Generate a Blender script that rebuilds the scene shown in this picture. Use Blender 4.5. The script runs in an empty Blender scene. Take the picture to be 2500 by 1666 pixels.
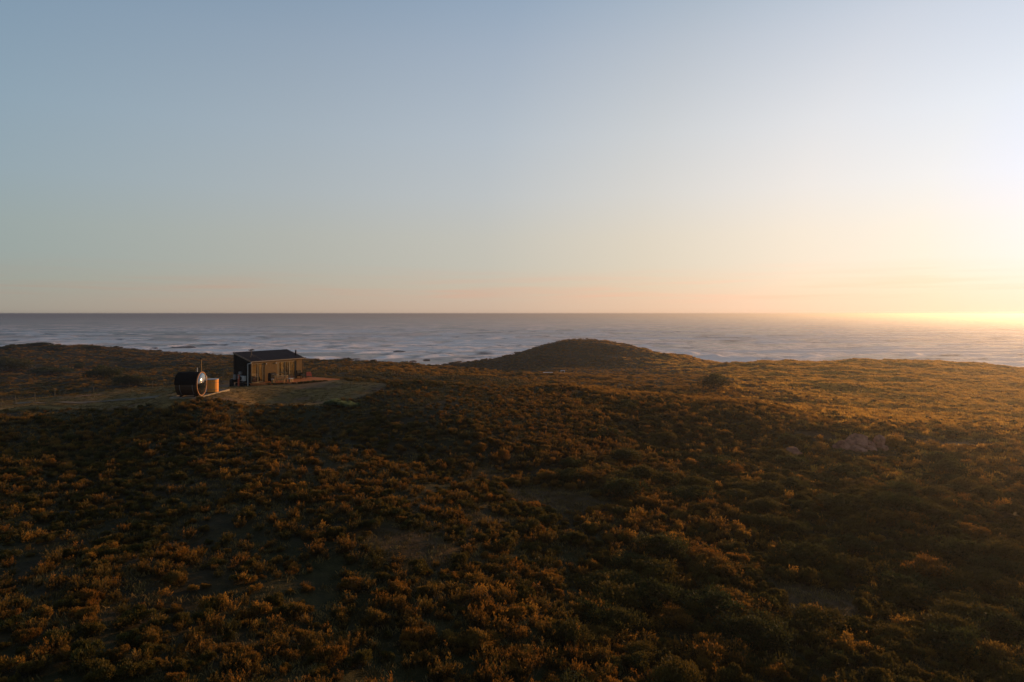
import bpy, math, random
import numpy as np
sc = bpy.context.scene
C = sc.collection
R = math.radians
rng = np.random.default_rng(7)
random.seed(7)

# ------------------------------------------------------------ camera
CZ, F = 26.0, 1667.0
cam = bpy.data.cameras.new('camera')
camo = bpy.data.objects.new('camera', cam); C.objects.link(camo); sc.camera = camo
cam.lens = 24; cam.sensor_width = 36; cam.shift_y = -0.0268
cam.clip_start = 0.5; cam.clip_end = 300000
camo.location = (0, 0, CZ); camo.rotation_euler = (math.pi/2, 0, 0)

# ------------------------------------------------------------ sky, sun, exposure
SUN_AZ, SUN_EL = 44.0, 5.5
w = bpy.data.worlds.new('World'); sc.world = w; w.use_nodes = True
nt = w.node_tree; nt.nodes.clear()
def N(t, **k):
    n = nt.nodes.new(t)
    for a, b in k.items(): setattr(n, a, b)
    return n
out = N('ShaderNodeOutputWorld'); bg = N('ShaderNodeBackground'); bg.inputs[1].default_value = 0.1
sky = N('ShaderNodeTexSky'); sky.sky_type = 'NISHITA'; sky.sun_disc = False
sky.sun_elevation = R(SUN_EL); sky.sun_rotation = R(SUN_AZ); sky.altitude = 20
tc = N('ShaderNodeTexCoord'); nrm = N('ShaderNodeVectorMath', operation='NORMALIZE')
nt.links.new(tc.outputs['Generated'], nrm.inputs[0])
sep = N('ShaderNodeSeparateXYZ'); nt.links.new(nrm.outputs[0], sep.inputs[0])
dot = N('ShaderNodeVectorMath', operation='DOT_PRODUCT'); nt.links.new(nrm.outputs[0], dot.inputs[0])
GA = 43.0   # the brightest part of the glow sits a little inside the sun
dot.inputs[1].default_value = (math.sin(R(GA))*math.cos(R(SUN_EL)), math.cos(R(GA))*math.cos(R(SUN_EL)), math.sin(R(SUN_EL)))
acs = N('ShaderNodeMath', operation='ARCCOSINE'); nt.links.new(dot.outputs['Value'], acs.inputs[0])
thn = N('ShaderNodeMath', operation='DIVIDE'); nt.links.new(acs.outputs[0], thn.inputs[0]); thn.inputs[1].default_value = math.pi
def ramp(src, keys, cols, s=1.0):
    r = N('ShaderNodeValToRGB'); cr = r.color_ramp
    cr.elements[0].position = keys[0]; cr.elements[0].color = (*[c*s for c in cols[0]], 1)
    cr.elements[1].position = keys[-1]; cr.elements[1].color = (*[c*s for c in cols[-1]], 1)
    for k, c in list(zip(keys, cols))[1:-1]:
        e = cr.elements.new(k); e.color = (*[v*s for v in c], 1)
    nt.links.new(src, r.inputs[0]); return r.outputs[0]
EL = ramp(sep.outputs['Z'], [0, .02, .04, .07, .11, .17, .25, .36, .46, .7, 1.0],
  [(.6483,.4811,.3663),(.6411,.5045,.3943),(.6087,.5353,.4343),(.5786,.5606,.4927),(.5744,.5706,.5198),(.5374,.5748,.5948),
   (.4828,.5497,.6182),(.3862,.4708,.5802),(.2758,.3866,.5282),(.24,.33,.46),(.21,.30,.43)])
TH = ramp(thn.outputs[0], [0, .0222, .0667, .1111, .1778, .25, .3333, .4444, .7, 1.0],
  [(1.9,1.9,1.9),(1.5,1.5,1.75),(1.6,1.48,1.43),(1.56,1.38,1.27),(1.24,1.125,1.03),(.9244,.9107,.9046),
   (.7507,.7789,.7918),(.5473,.6548,.7116),(.42,.5,.6),(.42,.48,.58)], .5)
mul = N('ShaderNodeVectorMath', operation='MULTIPLY'); nt.links.new(EL, mul.inputs[0]); nt.links.new(TH, mul.inputs[1])
# thin band of warm cirrus low over the sea
mp = N('ShaderNodeMapping'); mp.inputs['Scale'].default_value = (2.2, 2.2, 60); nt.links.new(nrm.outputs[0], mp.inputs[0])
cn = N('ShaderNodeTexNoise'); cn.inputs['Scale'].default_value = 2.2; cn.inputs['Detail'].default_value = 5; nt.links.new(mp.outputs[0], cn.inputs[0])
cm = N('ShaderNodeMapRange'); cm.inputs[1].default_value = .48; cm.inputs[2].default_value = .75; nt.links.new(cn.outputs[0], cm.inputs[0])
b1 = N('ShaderNodeMapRange'); b1.inputs[1].default_value = .012; b1.inputs[2].default_value = .03; nt.links.new(sep.outputs['Z'], b1.inputs[0])
b2 = N('ShaderNodeMapRange'); b2.inputs[1].default_value = .075; b2.inputs[2].default_value = .03; nt.links.new(sep.outputs['Z'], b2.inputs[0])
m1 = N('ShaderNodeMath', operation='MULTIPLY'); nt.links.new(b1.outputs[0], m1.inputs[0]); nt.links.new(b2.outputs[0], m1.inputs[1])
m2 = N('ShaderNodeMath', operation='MULTIPLY'); nt.links.new(m1.outputs[0], m2.inputs[0]); nt.links.new(cm.outputs[0], m2.inputs[1])
m3 = N('ShaderNodeMath', operation='MULTIPLY'); nt.links.new(m2.outputs[0], m3.inputs[0]); m3.inputs[1].default_value = .9
cl = N('ShaderNodeMix', data_type='RGBA', blend_type='MULTIPLY'); nt.links.new(m3.outputs[0], cl.inputs['Factor'])
nt.links.new(mul.outputs[0], cl.inputs['A']); cl.inputs['B'].default_value = (1.15, .88, .82, 1)
sc20 = N('ShaderNodeVectorMath', operation='SCALE'); nt.links.new(cl.outputs['Result'], sc20.inputs[0]); sc20.inputs['Scale'].default_value = 20/.95
mx = N('ShaderNodeMix', data_type='RGBA'); mx.inputs['Factor'].default_value = .05
nt.links.new(sc20.outputs[0], mx.inputs['A']); nt.links.new(sky.outputs[0], mx.inputs['B'])
nt.links.new(mx.outputs['Result'], bg.inputs[0]); nt.links.new(bg.outputs[0], out.inputs[0])

sl = bpy.data.lights.new('sun', 'SUN'); sl.energy = 5.0; sl.angle = R(.6); sl.color = (1, .54, .20)
slo = bpy.data.objects.new('sun', sl); C.objects.link(slo)
slo.rotation_euler = (R(90-SUN_EL), 0, R(180-SUN_AZ))
slo.location = (60, 60, 60)
vs = sc.view_settings; vs.view_transform = 'Standard'; vs.look = 'None'; vs.exposure = 0; vs.gamma = 1; vs.use_curve_mapping = False
sc.cycles.use_denoising = True
sc.cycles.max_bounces = 6; sc.cycles.transparent_max_bounces = 12; sc.cycles.volume_bounces = 0

# ------------------------------------------------------------ helpers
def tag(o, label=None, cat=None, group=None, kind=None):
    if label: o['label'] = label
    if cat: o['category'] = cat
    if group: o['group'] = group
    if kind: o['kind'] = kind
    return o
def empty(name, loc, rz=0):
    o = bpy.data.objects.new(name, None); C.objects.link(o); o.location = loc; o.rotation_euler = (0, 0, rz)
    o.empty_display_size = .2
    return o
class MB:
    def __init__(s): s.v = []; s.f = []
    def add(s, v, f):
        b = len(s.v); s.v += [tuple(p) for p in v]; s.f += [tuple(b+i for i in q) for q in f]; return s
    def box(s, x0, x1, y0, y1, z0, z1):
        return s.add([(x0,y0,z0),(x1,y0,z0),(x1,y1,z0),(x0,y1,z0),(x0,y0,z1),(x1,y0,z1),(x1,y1,z1),(x0,y1,z1)],
          [(0,3,2,1),(4,5,6,7),(0,1,5,4),(1,2,6,5),(2,3,7,6),(3,0,4,7)])
    def tube(s, p0, p1, r, r2=None, n=10, cap=True):
        r2 = r if r2 is None else r2
        p0 = np.array(p0, float); p1 = np.array(p1, float); d = p1-p0; d /= np.linalg.norm(d)
        a = np.array([0,0,1.]) if abs(d[2]) < .9 else np.array([1.,0,0])
        u = np.cross(d, a); u /= np.linalg.norm(u); q = np.cross(d, u)
        v = []
        for p, rr in ((p0, r), (p1, r2)):
            for i in range(n):
                t = 2*math.pi*i/n; v.append(p+rr*(math.cos(t)*u+math.sin(t)*q))
        f = [(i, (i+1) % n, n+(i+1) % n, n+i) for i in range(n)]
        if cap: f += [tuple(range(n-1, -1, -1)), tuple(range(n, 2*n))]
        return s.add(v, f)
    def path(s, pts, r, n=8):
        for a, b in zip(pts[:-1], pts[1:]): s.tube(a, b, r, n=n)
        return s
    def prism(s, poly, z0, z1):
        n = len(poly); v = [(x, y, z0) for x, y in poly]+[(x, y, z1) for x, y in poly]
        return s.add(v, [tuple(range(n-1, -1, -1)), tuple(range(n, 2*n))]+[(i, (i+1) % n, n+(i+1) % n, n+i) for i in range(n)])
    def build(s, name, mat, parent=None, smooth=False, bevel=0):
        me = bpy.data.meshes.new(name); me.from_pydata(s.v, [], s.f); me.update()
        me.materials.append(mat)
        if smooth: me.polygons.foreach_set('use_smooth', [True]*len(me.polygons))
        o = bpy.data.objects.new(name, me); C.objects.link(o); o.parent = parent
        if bevel:
            b = o.modifiers.new('bevel', 'BEVEL'); b.width = bevel; b.segments = 2
        return o
def np_mesh(name, v, f, mat, attrs={}, smooth=False, link=True):
    me = bpy.data.meshes.new(name); v = np.asarray(v, np.float32); f = np.asarray(f, np.int32)
    me.vertices.add(len(v)); me.vertices.foreach_set('co', v.ravel())
    k = f.shape[1]; me.loops.add(f.size); me.loops.foreach_set('vertex_index', f.ravel())
    me.polygons.add(len(f)); me.polygons.foreach_set('loop_start', np.arange(0, f.size, k, dtype=np.int32))
    me.update(calc_edges=True); me.validate()
    for a, val in attrs.items():
        at = me.attributes.new(a, 'FLOAT', 'POINT'); at.data.foreach_set('value', np.asarray(val, np.float32))
    if smooth: me.polygons.foreach_set('use_smooth', np.ones(len(f), bool))
    if mat: me.materials.append(mat)
    o = bpy.data.objects.new(name, me)
    if link: C.objects.link(o)
    return o

class Mat:
    def __init__(s, name, rough=.8, color=(.2,.2,.2), spec=.3, metal=0):
        s.m = bpy.data.materials.new(name); s.m.use_nodes = True; s.nt = s.m.node_tree
        s.b = s.nt.nodes['Principled BSDF']; s.b.inputs['Roughness'].default_value = rough
        s.b.inputs['Base Color'].default_value = (*color, 1); s.b.inputs['Specular IOR Level'].default_value = spec
        s.b.inputs['Metallic'].default_value = metal
    def n(s, t, **k):
        n = s.nt.nodes.new(t)
        for a, b in k.items(): setattr(n, a, b)
        return n
    def l(s, a, b): s.nt.links.new(a, b)
    def noise(s, scale=5, detail=4, vec=None, stretch=None, rough=.55):
        t = s.n('ShaderNodeTexNoise'); t.inputs['Scale'].default_value = scale; t.inputs['Detail'].default_value = detail
        t.inputs['Roughness'].default_value = rough
        if vec is None: vec = s.n('ShaderNodeTexCoord').outputs['Object']
        if stretch:
            mp = s.n('ShaderNodeMapping'); mp.inputs['Scale'].default_value = stretch; s.l(vec, mp.inputs[0]); vec = mp.outputs[0]
        s.l(vec, t.inputs['Vector']); return t.outputs['Fac']
    def ramp(s, src, stops):
        r = s.n('ShaderNodeValToRGB'); cr = r.color_ramp
        cr.elements[0].position = stops[0][0]; cr.elements[0].color = (*stops[0][1], 1)
        cr.elements[1].position = stops[-1][0]; cr.elements[1].color = (*stops[-1][1], 1)
        for p, c in stops[1:-1]: cr.elements.new(p).color = (*c, 1)
        s.l(src, r.inputs[0]); return r.outputs[0]
    def mix(s, fac, a, b, blend='MIX'):
        m = s.n('ShaderNodeMix', data_type='RGBA', blend_type=blend)
        for k, v in (('Factor', fac), ('A', a), ('B', b)):
            if isinstance(v, (float, int)): m.inputs[k].default_value = v
            elif isinstance(v, tuple): m.inputs[k].default_value = (*v, 1)
            else: s.l(v, m.inputs[k])
        return m.outputs['Result']
    def bump(s, h, strength=.4, dist=.05):
        b = s.n('ShaderNodeBump'); b.inputs['Strength'].default_value = strength; b.inputs['Distance'].default_value = dist
        s.l(h, b.inputs['Height']); s.l(b.outputs[0], s.b.inputs['Normal']); return b
    def attr(s, name, typ='GEOMETRY'):
        a = s.n('ShaderNodeAttribute'); a.attribute_name = name; a.attribute_type = typ; return a.outputs['Fac']
    def col(s, c): s.l(c, s.b.inputs['Base Color']); return s

def vary(name, c, amt=.25, rough=.8, scale=6, spec=.3, metal=0, stretch=None, bump=.15):
    m = Mat(name, rough, c, spec, metal); f = m.noise(scale, 4, stretch=stretch)
    m.col(m.ramp(f, [(.25, tuple(v*(1-amt) for v in c)), (.75, tuple(min(1, v*(1+amt)) for v in c))]))
    if bump: m.bump(f, bump, .02)
    return m.m

def vnoise(x, y, s=0):
    xi = np.floor(x).astype(np.int64); yi = np.floor(y).astype(np.int64); fx = x-xi; fy = y-yi
    fx = fx*fx*(3-2*fx); fy = fy*fy*(3-2*fy)
    def h(a, b):
        n = (a*374761393 + b*668265263 + s*974634777) & 0xffffffff
        n = ((n ^ (n >> 13))*1274126177) & 0xffffffff
        return ((n ^ (n >> 16)) & 0xffff)/65535.
    return (h(xi, yi)*(1-fx)+h(xi+1, yi)*fx)*(1-fy)+(h(xi, yi+1)*(1-fx)+h(xi+1, yi+1)*fx)*fy
def fbm(x, y, o=4, s=0):
    t = 0; a = .5; tot = 0
    for i in range(o):
        t = t+a*vnoise(x*2**i, y*2**i, s+i*17); tot += a; a *= .5
    return t/tot
def sm(a, b, x): t = np.clip((x-a)/(b-a), 0, 1); return t*t*(3-2*t)

# ------------------------------------------------------------ terrain
# measured points of the land: (column, row) seen from the survey position with its distance north
P = [  # left slope and crest
 (0,1666,19),(250,1666,19.5),(550,1666,20.5),(0,1381,28),(300,1381,28.5),(600,1381,29.5),(0,1169,41),(350,1169,42),(650,1150,43),
 (0,1062,53),(350,1055,54),(650,1050,56),(0,997,65),(200,992,67),(350,985,66),
 (450,972,60),(505,966,61),(430,975,60),(540,954,66.5),(440,958,66),(480,1000,55),(540,958,66),(620,990,66),(800,985,64),
 # yard round the cabin
 (580,944,77),(612,945,76),(660,940,75.5),(745,938,77),(830,929,82),(760,921,88),(900,945,72),(640,915,96),(880,915,95),
 # brown knoll
 (1020,935,76),(960,945,72),(1100,945,76),(1000,1062,53),(1200,1000,63),(1180,1062,54),
 (950,1275,35),(950,1488,27),(1060,1666,23),(1250,1150,51),(1300,1230,45),(1350,1400,34),(1400,1666,24.5),
 (960,935,92),(1060,931,96),(1160,928,100),
 # middle behind the knoll
 (1000,905,130),(1000,892,180),(850,900,145),(1150,920,120),(1150,912,190),
 # centre right
 (1350,950,84),(1600,980,82),(1850,1008,80),(1350,941,110),(1600,965,110),(1850,978,110),(1594,1115,61),(1594,1275,43),(1594,1488,31.5),(1700,1666,25.5),
 (1742,949,112),(1900,940,135),(2200,950,130),(2480,975,115),(2098,1094,70),(1930,1094,70),(2380,1080,74),
 (1950,1275,45),(2300,1275,46),(2450,1450,36),(2100,1500,33),(2100,1666,26.5),(2480,1666,27),
 # valley left and dune behind
 (0,978,108),(220,978,110),(420,950,113),(540,938,112),(80,955,138),(300,925,148),(60,905,190),(330,900,200),(540,898,165),(480,915,140),
 (0,853,252),(106,845,258),(240,848,258),(360,863,245),(560,878,215),(-200,870,240),(-200,1000,70),(-200,1300,32),
 # far hill
 (1100,898,232),(1170,886,242),(1232,873,250),(1300,858,256),(1381,843,262),(1456,839,264),(1509,843,263),(1562,852,261),(1610,864,258),(1657,869,255),(1700,881,250),(1790,893,235),
 (1300,912,205),(1450,913,200),(1600,915,190),(1320,890,228),(1500,886,228),
 # right plateau
 (1800,891,205),(2000,885,205),(2200,884,205),(2337,890,200),(2500,908,185),(2650,925,175),(2700,1060,80),(2700,1400,38)]
cx, cy, cd = [], [], []
for px, py, Y in P:
    cx.append((px-1250)/F*Y); cy.append(Y); cd.append((py-766)/F*Y)
Q = [(-180,300,22),(-110,300,22),(-60,290,23),(-30,255,22),(-10,235,21),(-20,300,28),(-120,345,30),(-220,345,30),(-60,330,30),(10,270,25),(20,310,29),(60,320,29),(100,310,29),
     (60,290,20),(110,285,26),(100,262,23),(150,250,21.5),(130,300,30),(190,245,23),(170,290,30),(230,280,31),(250,220,22),(290,250,29),(330,230,30),(-330,330,32),(-260,200,13),(-230,100,13),
     (330,150,18),(260,60,15),(120,-60,13),(-120,-60,11),(0,-60,12),(0,0,12),(40,0,13),(-40,0,10),(-200,0,11),(250,-60,15),(-250,-60,11),(0,400,34),(-300,400,34),(300,400,34),(0,-20,12)]
for x, y, d in Q: cx.append(x); cy.append(y); cd.append(d)
K = np.array([cx, cy]).T/100.; D = np.array(cd)
def U(r2): return np.where(r2 > 1e-12, r2*np.log(np.maximum(r2, 1e-12)), 0)
n_ = len(K); A_ = np.zeros((n_+3, n_+3)); A_[:n_, :n_] = U(((K[:, None]-K[None])**2).sum(-1))+np.eye(n_)*2e-4
A_[:n_, n_] = 1; A_[:n_, n_+1:] = K; A_[n_, :n_] = 1; A_[n_+1:, :n_] = K.T
W_ = np.linalg.solve(A_, np.r_[D, 0, 0, 0])
def terr(x, y):
    x = np.atleast_1d(np.asarray(x, float)); y = np.atleast_1d(np.asarray(y, float)); shp = x.shape
    p = np.stack([x.ravel(), y.ravel()], 1)/100.; o = np.empty(len(p))
    for i in range(0, len(p), 20000):
        q = p[i:i+20000]; o[i:i+20000] = U(((q[:, None]-K[None])**2).sum(-1))@W_[:n_]+W_[n_]+q@W_[n_+1:]
    z = CZ-o.reshape(shp)
    flat = np.exp(-(((x+27)/9)**2+((y-79)/9)**2))+np.exp(-(((x+28.5)/4)**2+((y-62)/4)**2))
    rough = sm(90, 220, y)
    z = z+(fbm(x/7., y/7., 3, 3)-.5)*(.9+1.2*rough)*(1-np.clip(flat, 0, 1))+(fbm(x/1.6, y/1.6, 2, 9)-.5)*(.22+.5*rough)*(1-np.clip(flat, 0, 1))
    g = np.exp(-(np.hypot((x+29.1)/3.4, (y-63.2)/4.6))**4); z = z*(1-g)+18.53*g
    return np.maximum(z, -2.5)
def tz(x, y): return float(terr(x, y)[0])
_T = np.concatenate([np.arange(12, 120, .25), np.arange(120, 420, .8)])
def ground_at(px, py):
    kx = (px-1250)/F; kz = (py-766)/F
    d = (CZ-kz*_T)-terr(kx*_T, _T); i = int(np.argmax(d < 0))
    if d[i] >= 0: i = len(_T)-1
    return kx*_T[i], float(_T[i])
def inpoly(x, y, poly):
    r = np.zeros(np.shape(x), bool); n = len(poly)
    for i in range(n):
        x0, y0 = poly[i]; x1, y1 = poly[(i+1) % n]
        c = ((y0 > y) != (y1 > y)) & (x < (x1-x0)*(y-y0)/(y1-y0+1e-9)+x0); r ^= c
    return r
mown_lo = [ground_at(px, py) for px, py in [(-150,1008),(0,1004),(200,1002),(400,1000),(640,992),(800,987),(890,972),(935,955),(945,940)]]
mown = mown_lo+[ground_at(900, 934), ground_at(845, 931), (-23.5, 87), (-27, 90), (-60, 97), (-75, 85)]
def soft_in(x, y, poly, e=1.2):
    nx = (fbm(x/2.2, y/2.2, 2, 31)-.5)*2*e; ny = (fbm(x/2.2, y/2.2, 2, 41)-.5)*2*e
    return inpoly(x+nx, y+ny, poly).astype(float)
sand = [(*ground_at(1360, 1228), 4.2, 2.2), (*ground_at(1010, 1335), 2.4, 1.6), (*ground_at(2310, 1082), 6.5, 3.2), (*ground_at(1990, 1470), 2.6, 2.2),
        (*ground_at(1190, 1265), 1.6, 1.2), (*ground_at(2000, 1068), 3, 1.6)]
def sandmask(x, y):
    s = np.zeros(np.shape(x)); dx = (fbm(x/1.5, y/1.5, 3, 51)-.5)*1.8; dy = (fbm(x/1.5, y/1.5, 3, 61)-.5)*1.8
    for a, b, rx, ry in sand: s = np.maximum(s, 1-sm(.6, 1.1, np.hypot((x-a+dx)/rx, (y-b+dy)/ry)))
    return s

xs = np.unique(np.concatenate([np.arange(-330, -110, 3), np.arange(-110, -60, 1.2), np.arange(-60, 90, .45), np.arange(90, 180, 1.2), np.arange(180, 340, 4)]))
ys = np.unique(np.concatenate([np.arange(-60, 10, 3), np.arange(10, 110, .45), np.arange(110, 290, .9), np.arange(290, 400, 4)]))
X, Y = np.meshgrid(xs, ys); Z = terr(X, Y)
nx_, ny_ = len(xs), len(ys)
idx = np.arange(nx_*ny_).reshape(ny_, nx_)
quads = np.stack([idx[:-1, :-1], idx[:-1, 1:], idx[1:, 1:], idx[1:, :-1]], -1).reshape(-1, 4)
gm = Mat('ground', .95, spec=.1)
o_ = gm.n('ShaderNodeTexCoord').outputs['Object']
f1 = gm.noise(.12, 5, o_); f2 = gm.noise(1.4, 6, o_, rough=.7); f3 = gm.noise(9, 4, o_, rough=.7)
heath = gm.ramp(f2, [(.3, (.012, .009, .003)), (.5, (.026, .018, .006)), (.72, (.065, .036, .011))])
heath = gm.mix(gm.ramp(f1, [(.42, (0, 0, 0)), (.6, (1, 1, 1))]), heath, gm.ramp(f2, [(.3, (.014, .014, .004)), (.7, (.042, .034, .010))]))
lawn = gm.ramp(gm.noise(1.1, 7, o_, (.35, 1, 1), .75), [(.32, (.060, .036, .009)), (.5, (.145, .085, .023)), (.7, (.27, .155, .048))])
lawn = gm.mix(gm.ramp(gm.noise(.16, 3, o_), [(.5, (0, 0, 0)), (.62, (1, 1, 1))]), lawn, gm.ramp(f2, [(.3, (.085, .042, .020)), (.7, (.18, .10, .055))]))
snd = gm.ramp(f2, [(.3, (.035, .020, .008)), (.7, (.085, .048, .020))])
c = gm.mix(gm.attr('mown'), heath, lawn); c = gm.mix(gm.attr('sand'), c, snd)
rock_c = gm.ramp(f2, [(.3, (.06, .045, .035)), (.7, (.18, .13, .1))])
c = gm.mix(gm.attr('shore'), c, rock_c)
c = gm.mix(.6, c, gm.ramp(f3, [(.3, (.55, .55, .55)), (.7, (1.3, 1.3, 1.3))]), 'MULTIPLY')
gm.col(c); gm.bump(gm.mix(.5, f2, f3), .7, .18)
mw = soft_in(X, Y, mown).ravel(); sd = sandmask(X, Y).ravel()
ground = np_mesh('ground', np.stack([X.ravel(), Y.ravel(), Z.ravel()], 1), quads, gm.m,
    {'mown': mw, 'sand': sd, 'shore': (1-sm(1.2, 3.2, Z+(fbm(X/3, Y/3, 3, 71)-.5)*2)).ravel()}, smooth=True)
tag(ground, 'brown coastal heath ground rolling down to the sea', kind='structure')

# worn pale vehicle track running behind the crest to the sauna
tp = [ground_at(*p) for p in [(-60,990),(160,986),(300,976),(380,968),(432,960)]]
def ribbon(name, pts, width, mat, lift=.03, step=.6):
    pts = np.array(pts); seg = np.hypot(*np.diff(pts, axis=0).T); t = np.r_[0, np.cumsum(seg)]
    u = np.arange(0, t[-1], step); x = np.interp(u, t, pts[:, 0]); y = np.interp(u, t, pts[:, 1])
    k = np.ones(7)/7; xp = np.convolve(np.pad(x, 3, 'edge'), k, 'valid'); yp = np.convolve(np.pad(y, 3, 'edge'), k, 'valid')
    tx = np.gradient(xp); ty = np.gradient(yp); L = np.hypot(tx, ty); tx /= L; ty /= L
    V = []
    for s in np.linspace(-1, 1, 5):
        wv = width/2*(1+.35*(vnoise(u/1.5, u*0+s*9, 5)-.5)*(abs(s) > .9)); a = xp-ty*s*wv; b = yp+tx*s*wv
        V.append(np.stack([a, b, terr(a, b)+lift], 1))
    V = np.array(V); n = len(u); i = np.arange(5*n).reshape(5, n)
    f = np.stack([i[:-1, :-1], i[:-1, 1:], i[1:, 1:], i[1:, :-1]], -1).reshape(-1, 4)
    return np_mesh(name, V.reshape(-1, 3), f, mat, smooth=True)
track_m = vary('track', (.10, .07, .04), .45, .95, 1.5)
tr = ribbon('track', tp, .9, track_m, .05); tag(tr, 'pale worn vehicle track leading to the barrel sauna', kind='structure')

# ------------------------------------------------------------ sea
yr = [225.]
while yr[-1] < 26000:
    y0 = yr[-1]; yr.append(y0+(1.1 if y0 < 760 else min(1.1*(y0/760)**2.2, y0*.12)))
yr = np.array(yr); tt = np.linspace(-1, 1, 700); SY, ST = np.meshgrid(yr, tt, indexing='ij'); SX = ST*(SY*1.25+260)+np.sign(ST)*np.abs(ST)**11*26000
BRK = [(40,813,42),(1305,804,20),(430,846,20),(810,813,60),(560,826,70),(1080,815,70),(1700,866,55),(1560,846,40),(1900,838,60),(1010,838,50),(700,838,60),(2250,868,60),(1840,888,60),(330,856,30),(200,838,50),(1120,858,40),(900,862,40),(2050,815,60),(1450,815,40),(780,878,50),(960,874,45),(1060,872,40),(1640,868,70),(1760,876,60),(2420,898,60),(150,826,60),(1150,836,60),(880,846,50),(2150,850,80),(1990,872,70),(500,838,60),(1220,826,40),(620,822,40)]
def waves(x, y):
    wob = (fbm(x/120, y/120, 3, 101)-.5)*26; ph = (y+wob+x*.06)
    near = 1-sm(600, 2400, y)
    lam = 38.; p = ph/lam; fr = p-np.floor(p); row = np.floor(p)
    amp = sm(.36, .60, fbm(x/85+row*7.3, row*3.1+y*0, 3, 111))
    shape = np.exp(-((fr-.5)/np.where(fr < .5, .05, .10))**2)
    z = amp*shape*1.0*near*(.75+.5*vnoise(x/14, y/14, 199))
    z += (fbm(x/8, y/11, 4, 121)-.5)*1.5*(.4+.6*near)
    z += np.sin(ph/11.+3*fbm(x/60, y/30, 2, 131))*.18*(.4+.6*near)
    z = z*sm(225, 330, y); extra = 0
    for (px_, py_, hw) in BRK:
        yb = CZ*F/(py_-766); xb = (px_-1250)/F*yb; ww = hw/F*yb; u = (x-xb)/ww; dy = y-yb-6*np.sin(u*2)-4*fbm(x/12, y*0, 2, 171)
        sg_ = max(5., yb*yb/43342*1.1); e = np.exp(-u**4)*(.55+.9*vnoise(x/9, y*0+py_, 181)); z += e*1.2*np.exp(-(dy/np.where(dy < 0, 3., 7.))**2); extra = np.maximum(extra, e*1.7*np.exp(-((dy+sg_*.8)/sg_)**2))
    brk = sm(.33, .50, amp*fbm(x/30+row*5, row*2.2+y*0, 2, 141)*1.45)
    foam = brk*sm(.27, .36, fr)*(1-sm(.47, .53, fr))*near*2.4*(.45+.9*(fbm(x/6, y/6, 2, 145)))                 # breaking crest
    trail = np.where(fr > .5, np.exp(-(fr-.5)/.5), np.exp(-(fr+.5)/.5))*amp*near*(1-sm(560, 900, y))
    f2 = fbm(x/13, y/15., 4, 151); f3 = fbm(x/60, y/38, 3, 161)
    wash = 1.0*sm(.45, .58, f2*.5+f3*.55+trail*.3-.02)*(1-sm(520, 1000, y))
    foam = np.maximum(foam, extra)
    return z, np.clip(foam, 0, 1), np.clip(wash, 0, 1)
SZ, FO, WA = waves(SX, SY)
m1_ = sm(500, 1300, SY); m2_ = sm(2200, 4500, SY)
CH = (fbm(SX/7, SY/17, 4, 191)*(1-m1_)+fbm(SX/24, SY/95, 4, 192)*m1_)*(1-m2_)+fbm(SX/90, SY/700, 4, 193)*m2_
CH = .6*CH+.4*fbm(SX/160, SY/60, 3, 194)

si = np.arange(SX.size).reshape(SX.shape)
sf = np.stack([si[:-1, :-1], si[:-1, 1:], si[1:, 1:], si[1:, :-1]], -1).reshape(-1, 4)
sm_ = Mat('sea', .22, (.02, .03, .035), .35); sm_.b.inputs['IOR'].default_value = 1.33
so = sm_.n('ShaderNodeTexCoord').outputs['Object']
n1 = sm_.noise(.16, 9, so, (.8, 1.0, 1), .75); n2 = sm_.noise(.03, 4, so, (.6, 1.2, 1), .7)
foamf = sm_.n('ShaderNodeMath', operation='MULTIPLY'); sm_.l(sm_.attr('foam'), foamf.inputs[0]); foamf.inputs[1].default_value = 1.0
washn = sm_.n('ShaderNodeMath', operation='MULTIPLY'); sm_.l(sm_.attr('wash'), washn.inputs[0])
sm_.l(sm_.ramp(n1, [(.36, (0.15,)*3), (.56, (1.0,)*3)]), washn.inputs[1])
fm = sm_.n('ShaderNodeMath', operation='MAXIMUM'); sm_.l(foamf.outputs[0], fm.inputs[0]); sm_.l(washn.outputs[0], fm.inputs[1])
base = sm_.ramp(sm_.attr('chop'), [(.36, (.03, .022, .02)), (.5, (.17, .105, .085)), (.63, (.42, .26, .20))])  # warm sky sheen and light and dark wave faces painted into the water colour
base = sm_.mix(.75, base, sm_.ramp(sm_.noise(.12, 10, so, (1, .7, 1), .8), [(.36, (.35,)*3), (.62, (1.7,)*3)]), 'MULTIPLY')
sm_.col(sm_.mix(fm.outputs[0], base, (.95, .75, .64)))
rr = sm_.n('ShaderNodeMapRange'); rr.inputs[3].default_value = .28; rr.inputs[4].default_value = .8; sm_.l(fm.outputs[0], rr.inputs[0]); sm_.l(rr.outputs[0], sm_.b.inputs['Roughness'])
sm_.bump(sm_.mix(.4, n1, sm_.noise(.9, 4, so, (.6, 1.3, 1))), 1.0, .6)
sea = np_mesh('sea', np.stack([SX.ravel(), SY.ravel(), SZ.ravel()], 1), sf, sm_.m, {'foam': FO.ravel(), 'wash': WA.ravel(), 'chop': CH.ravel()}, smooth=True)
tag(sea, 'grey blue ocean with rows of breaking swell', kind='structure')

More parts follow.
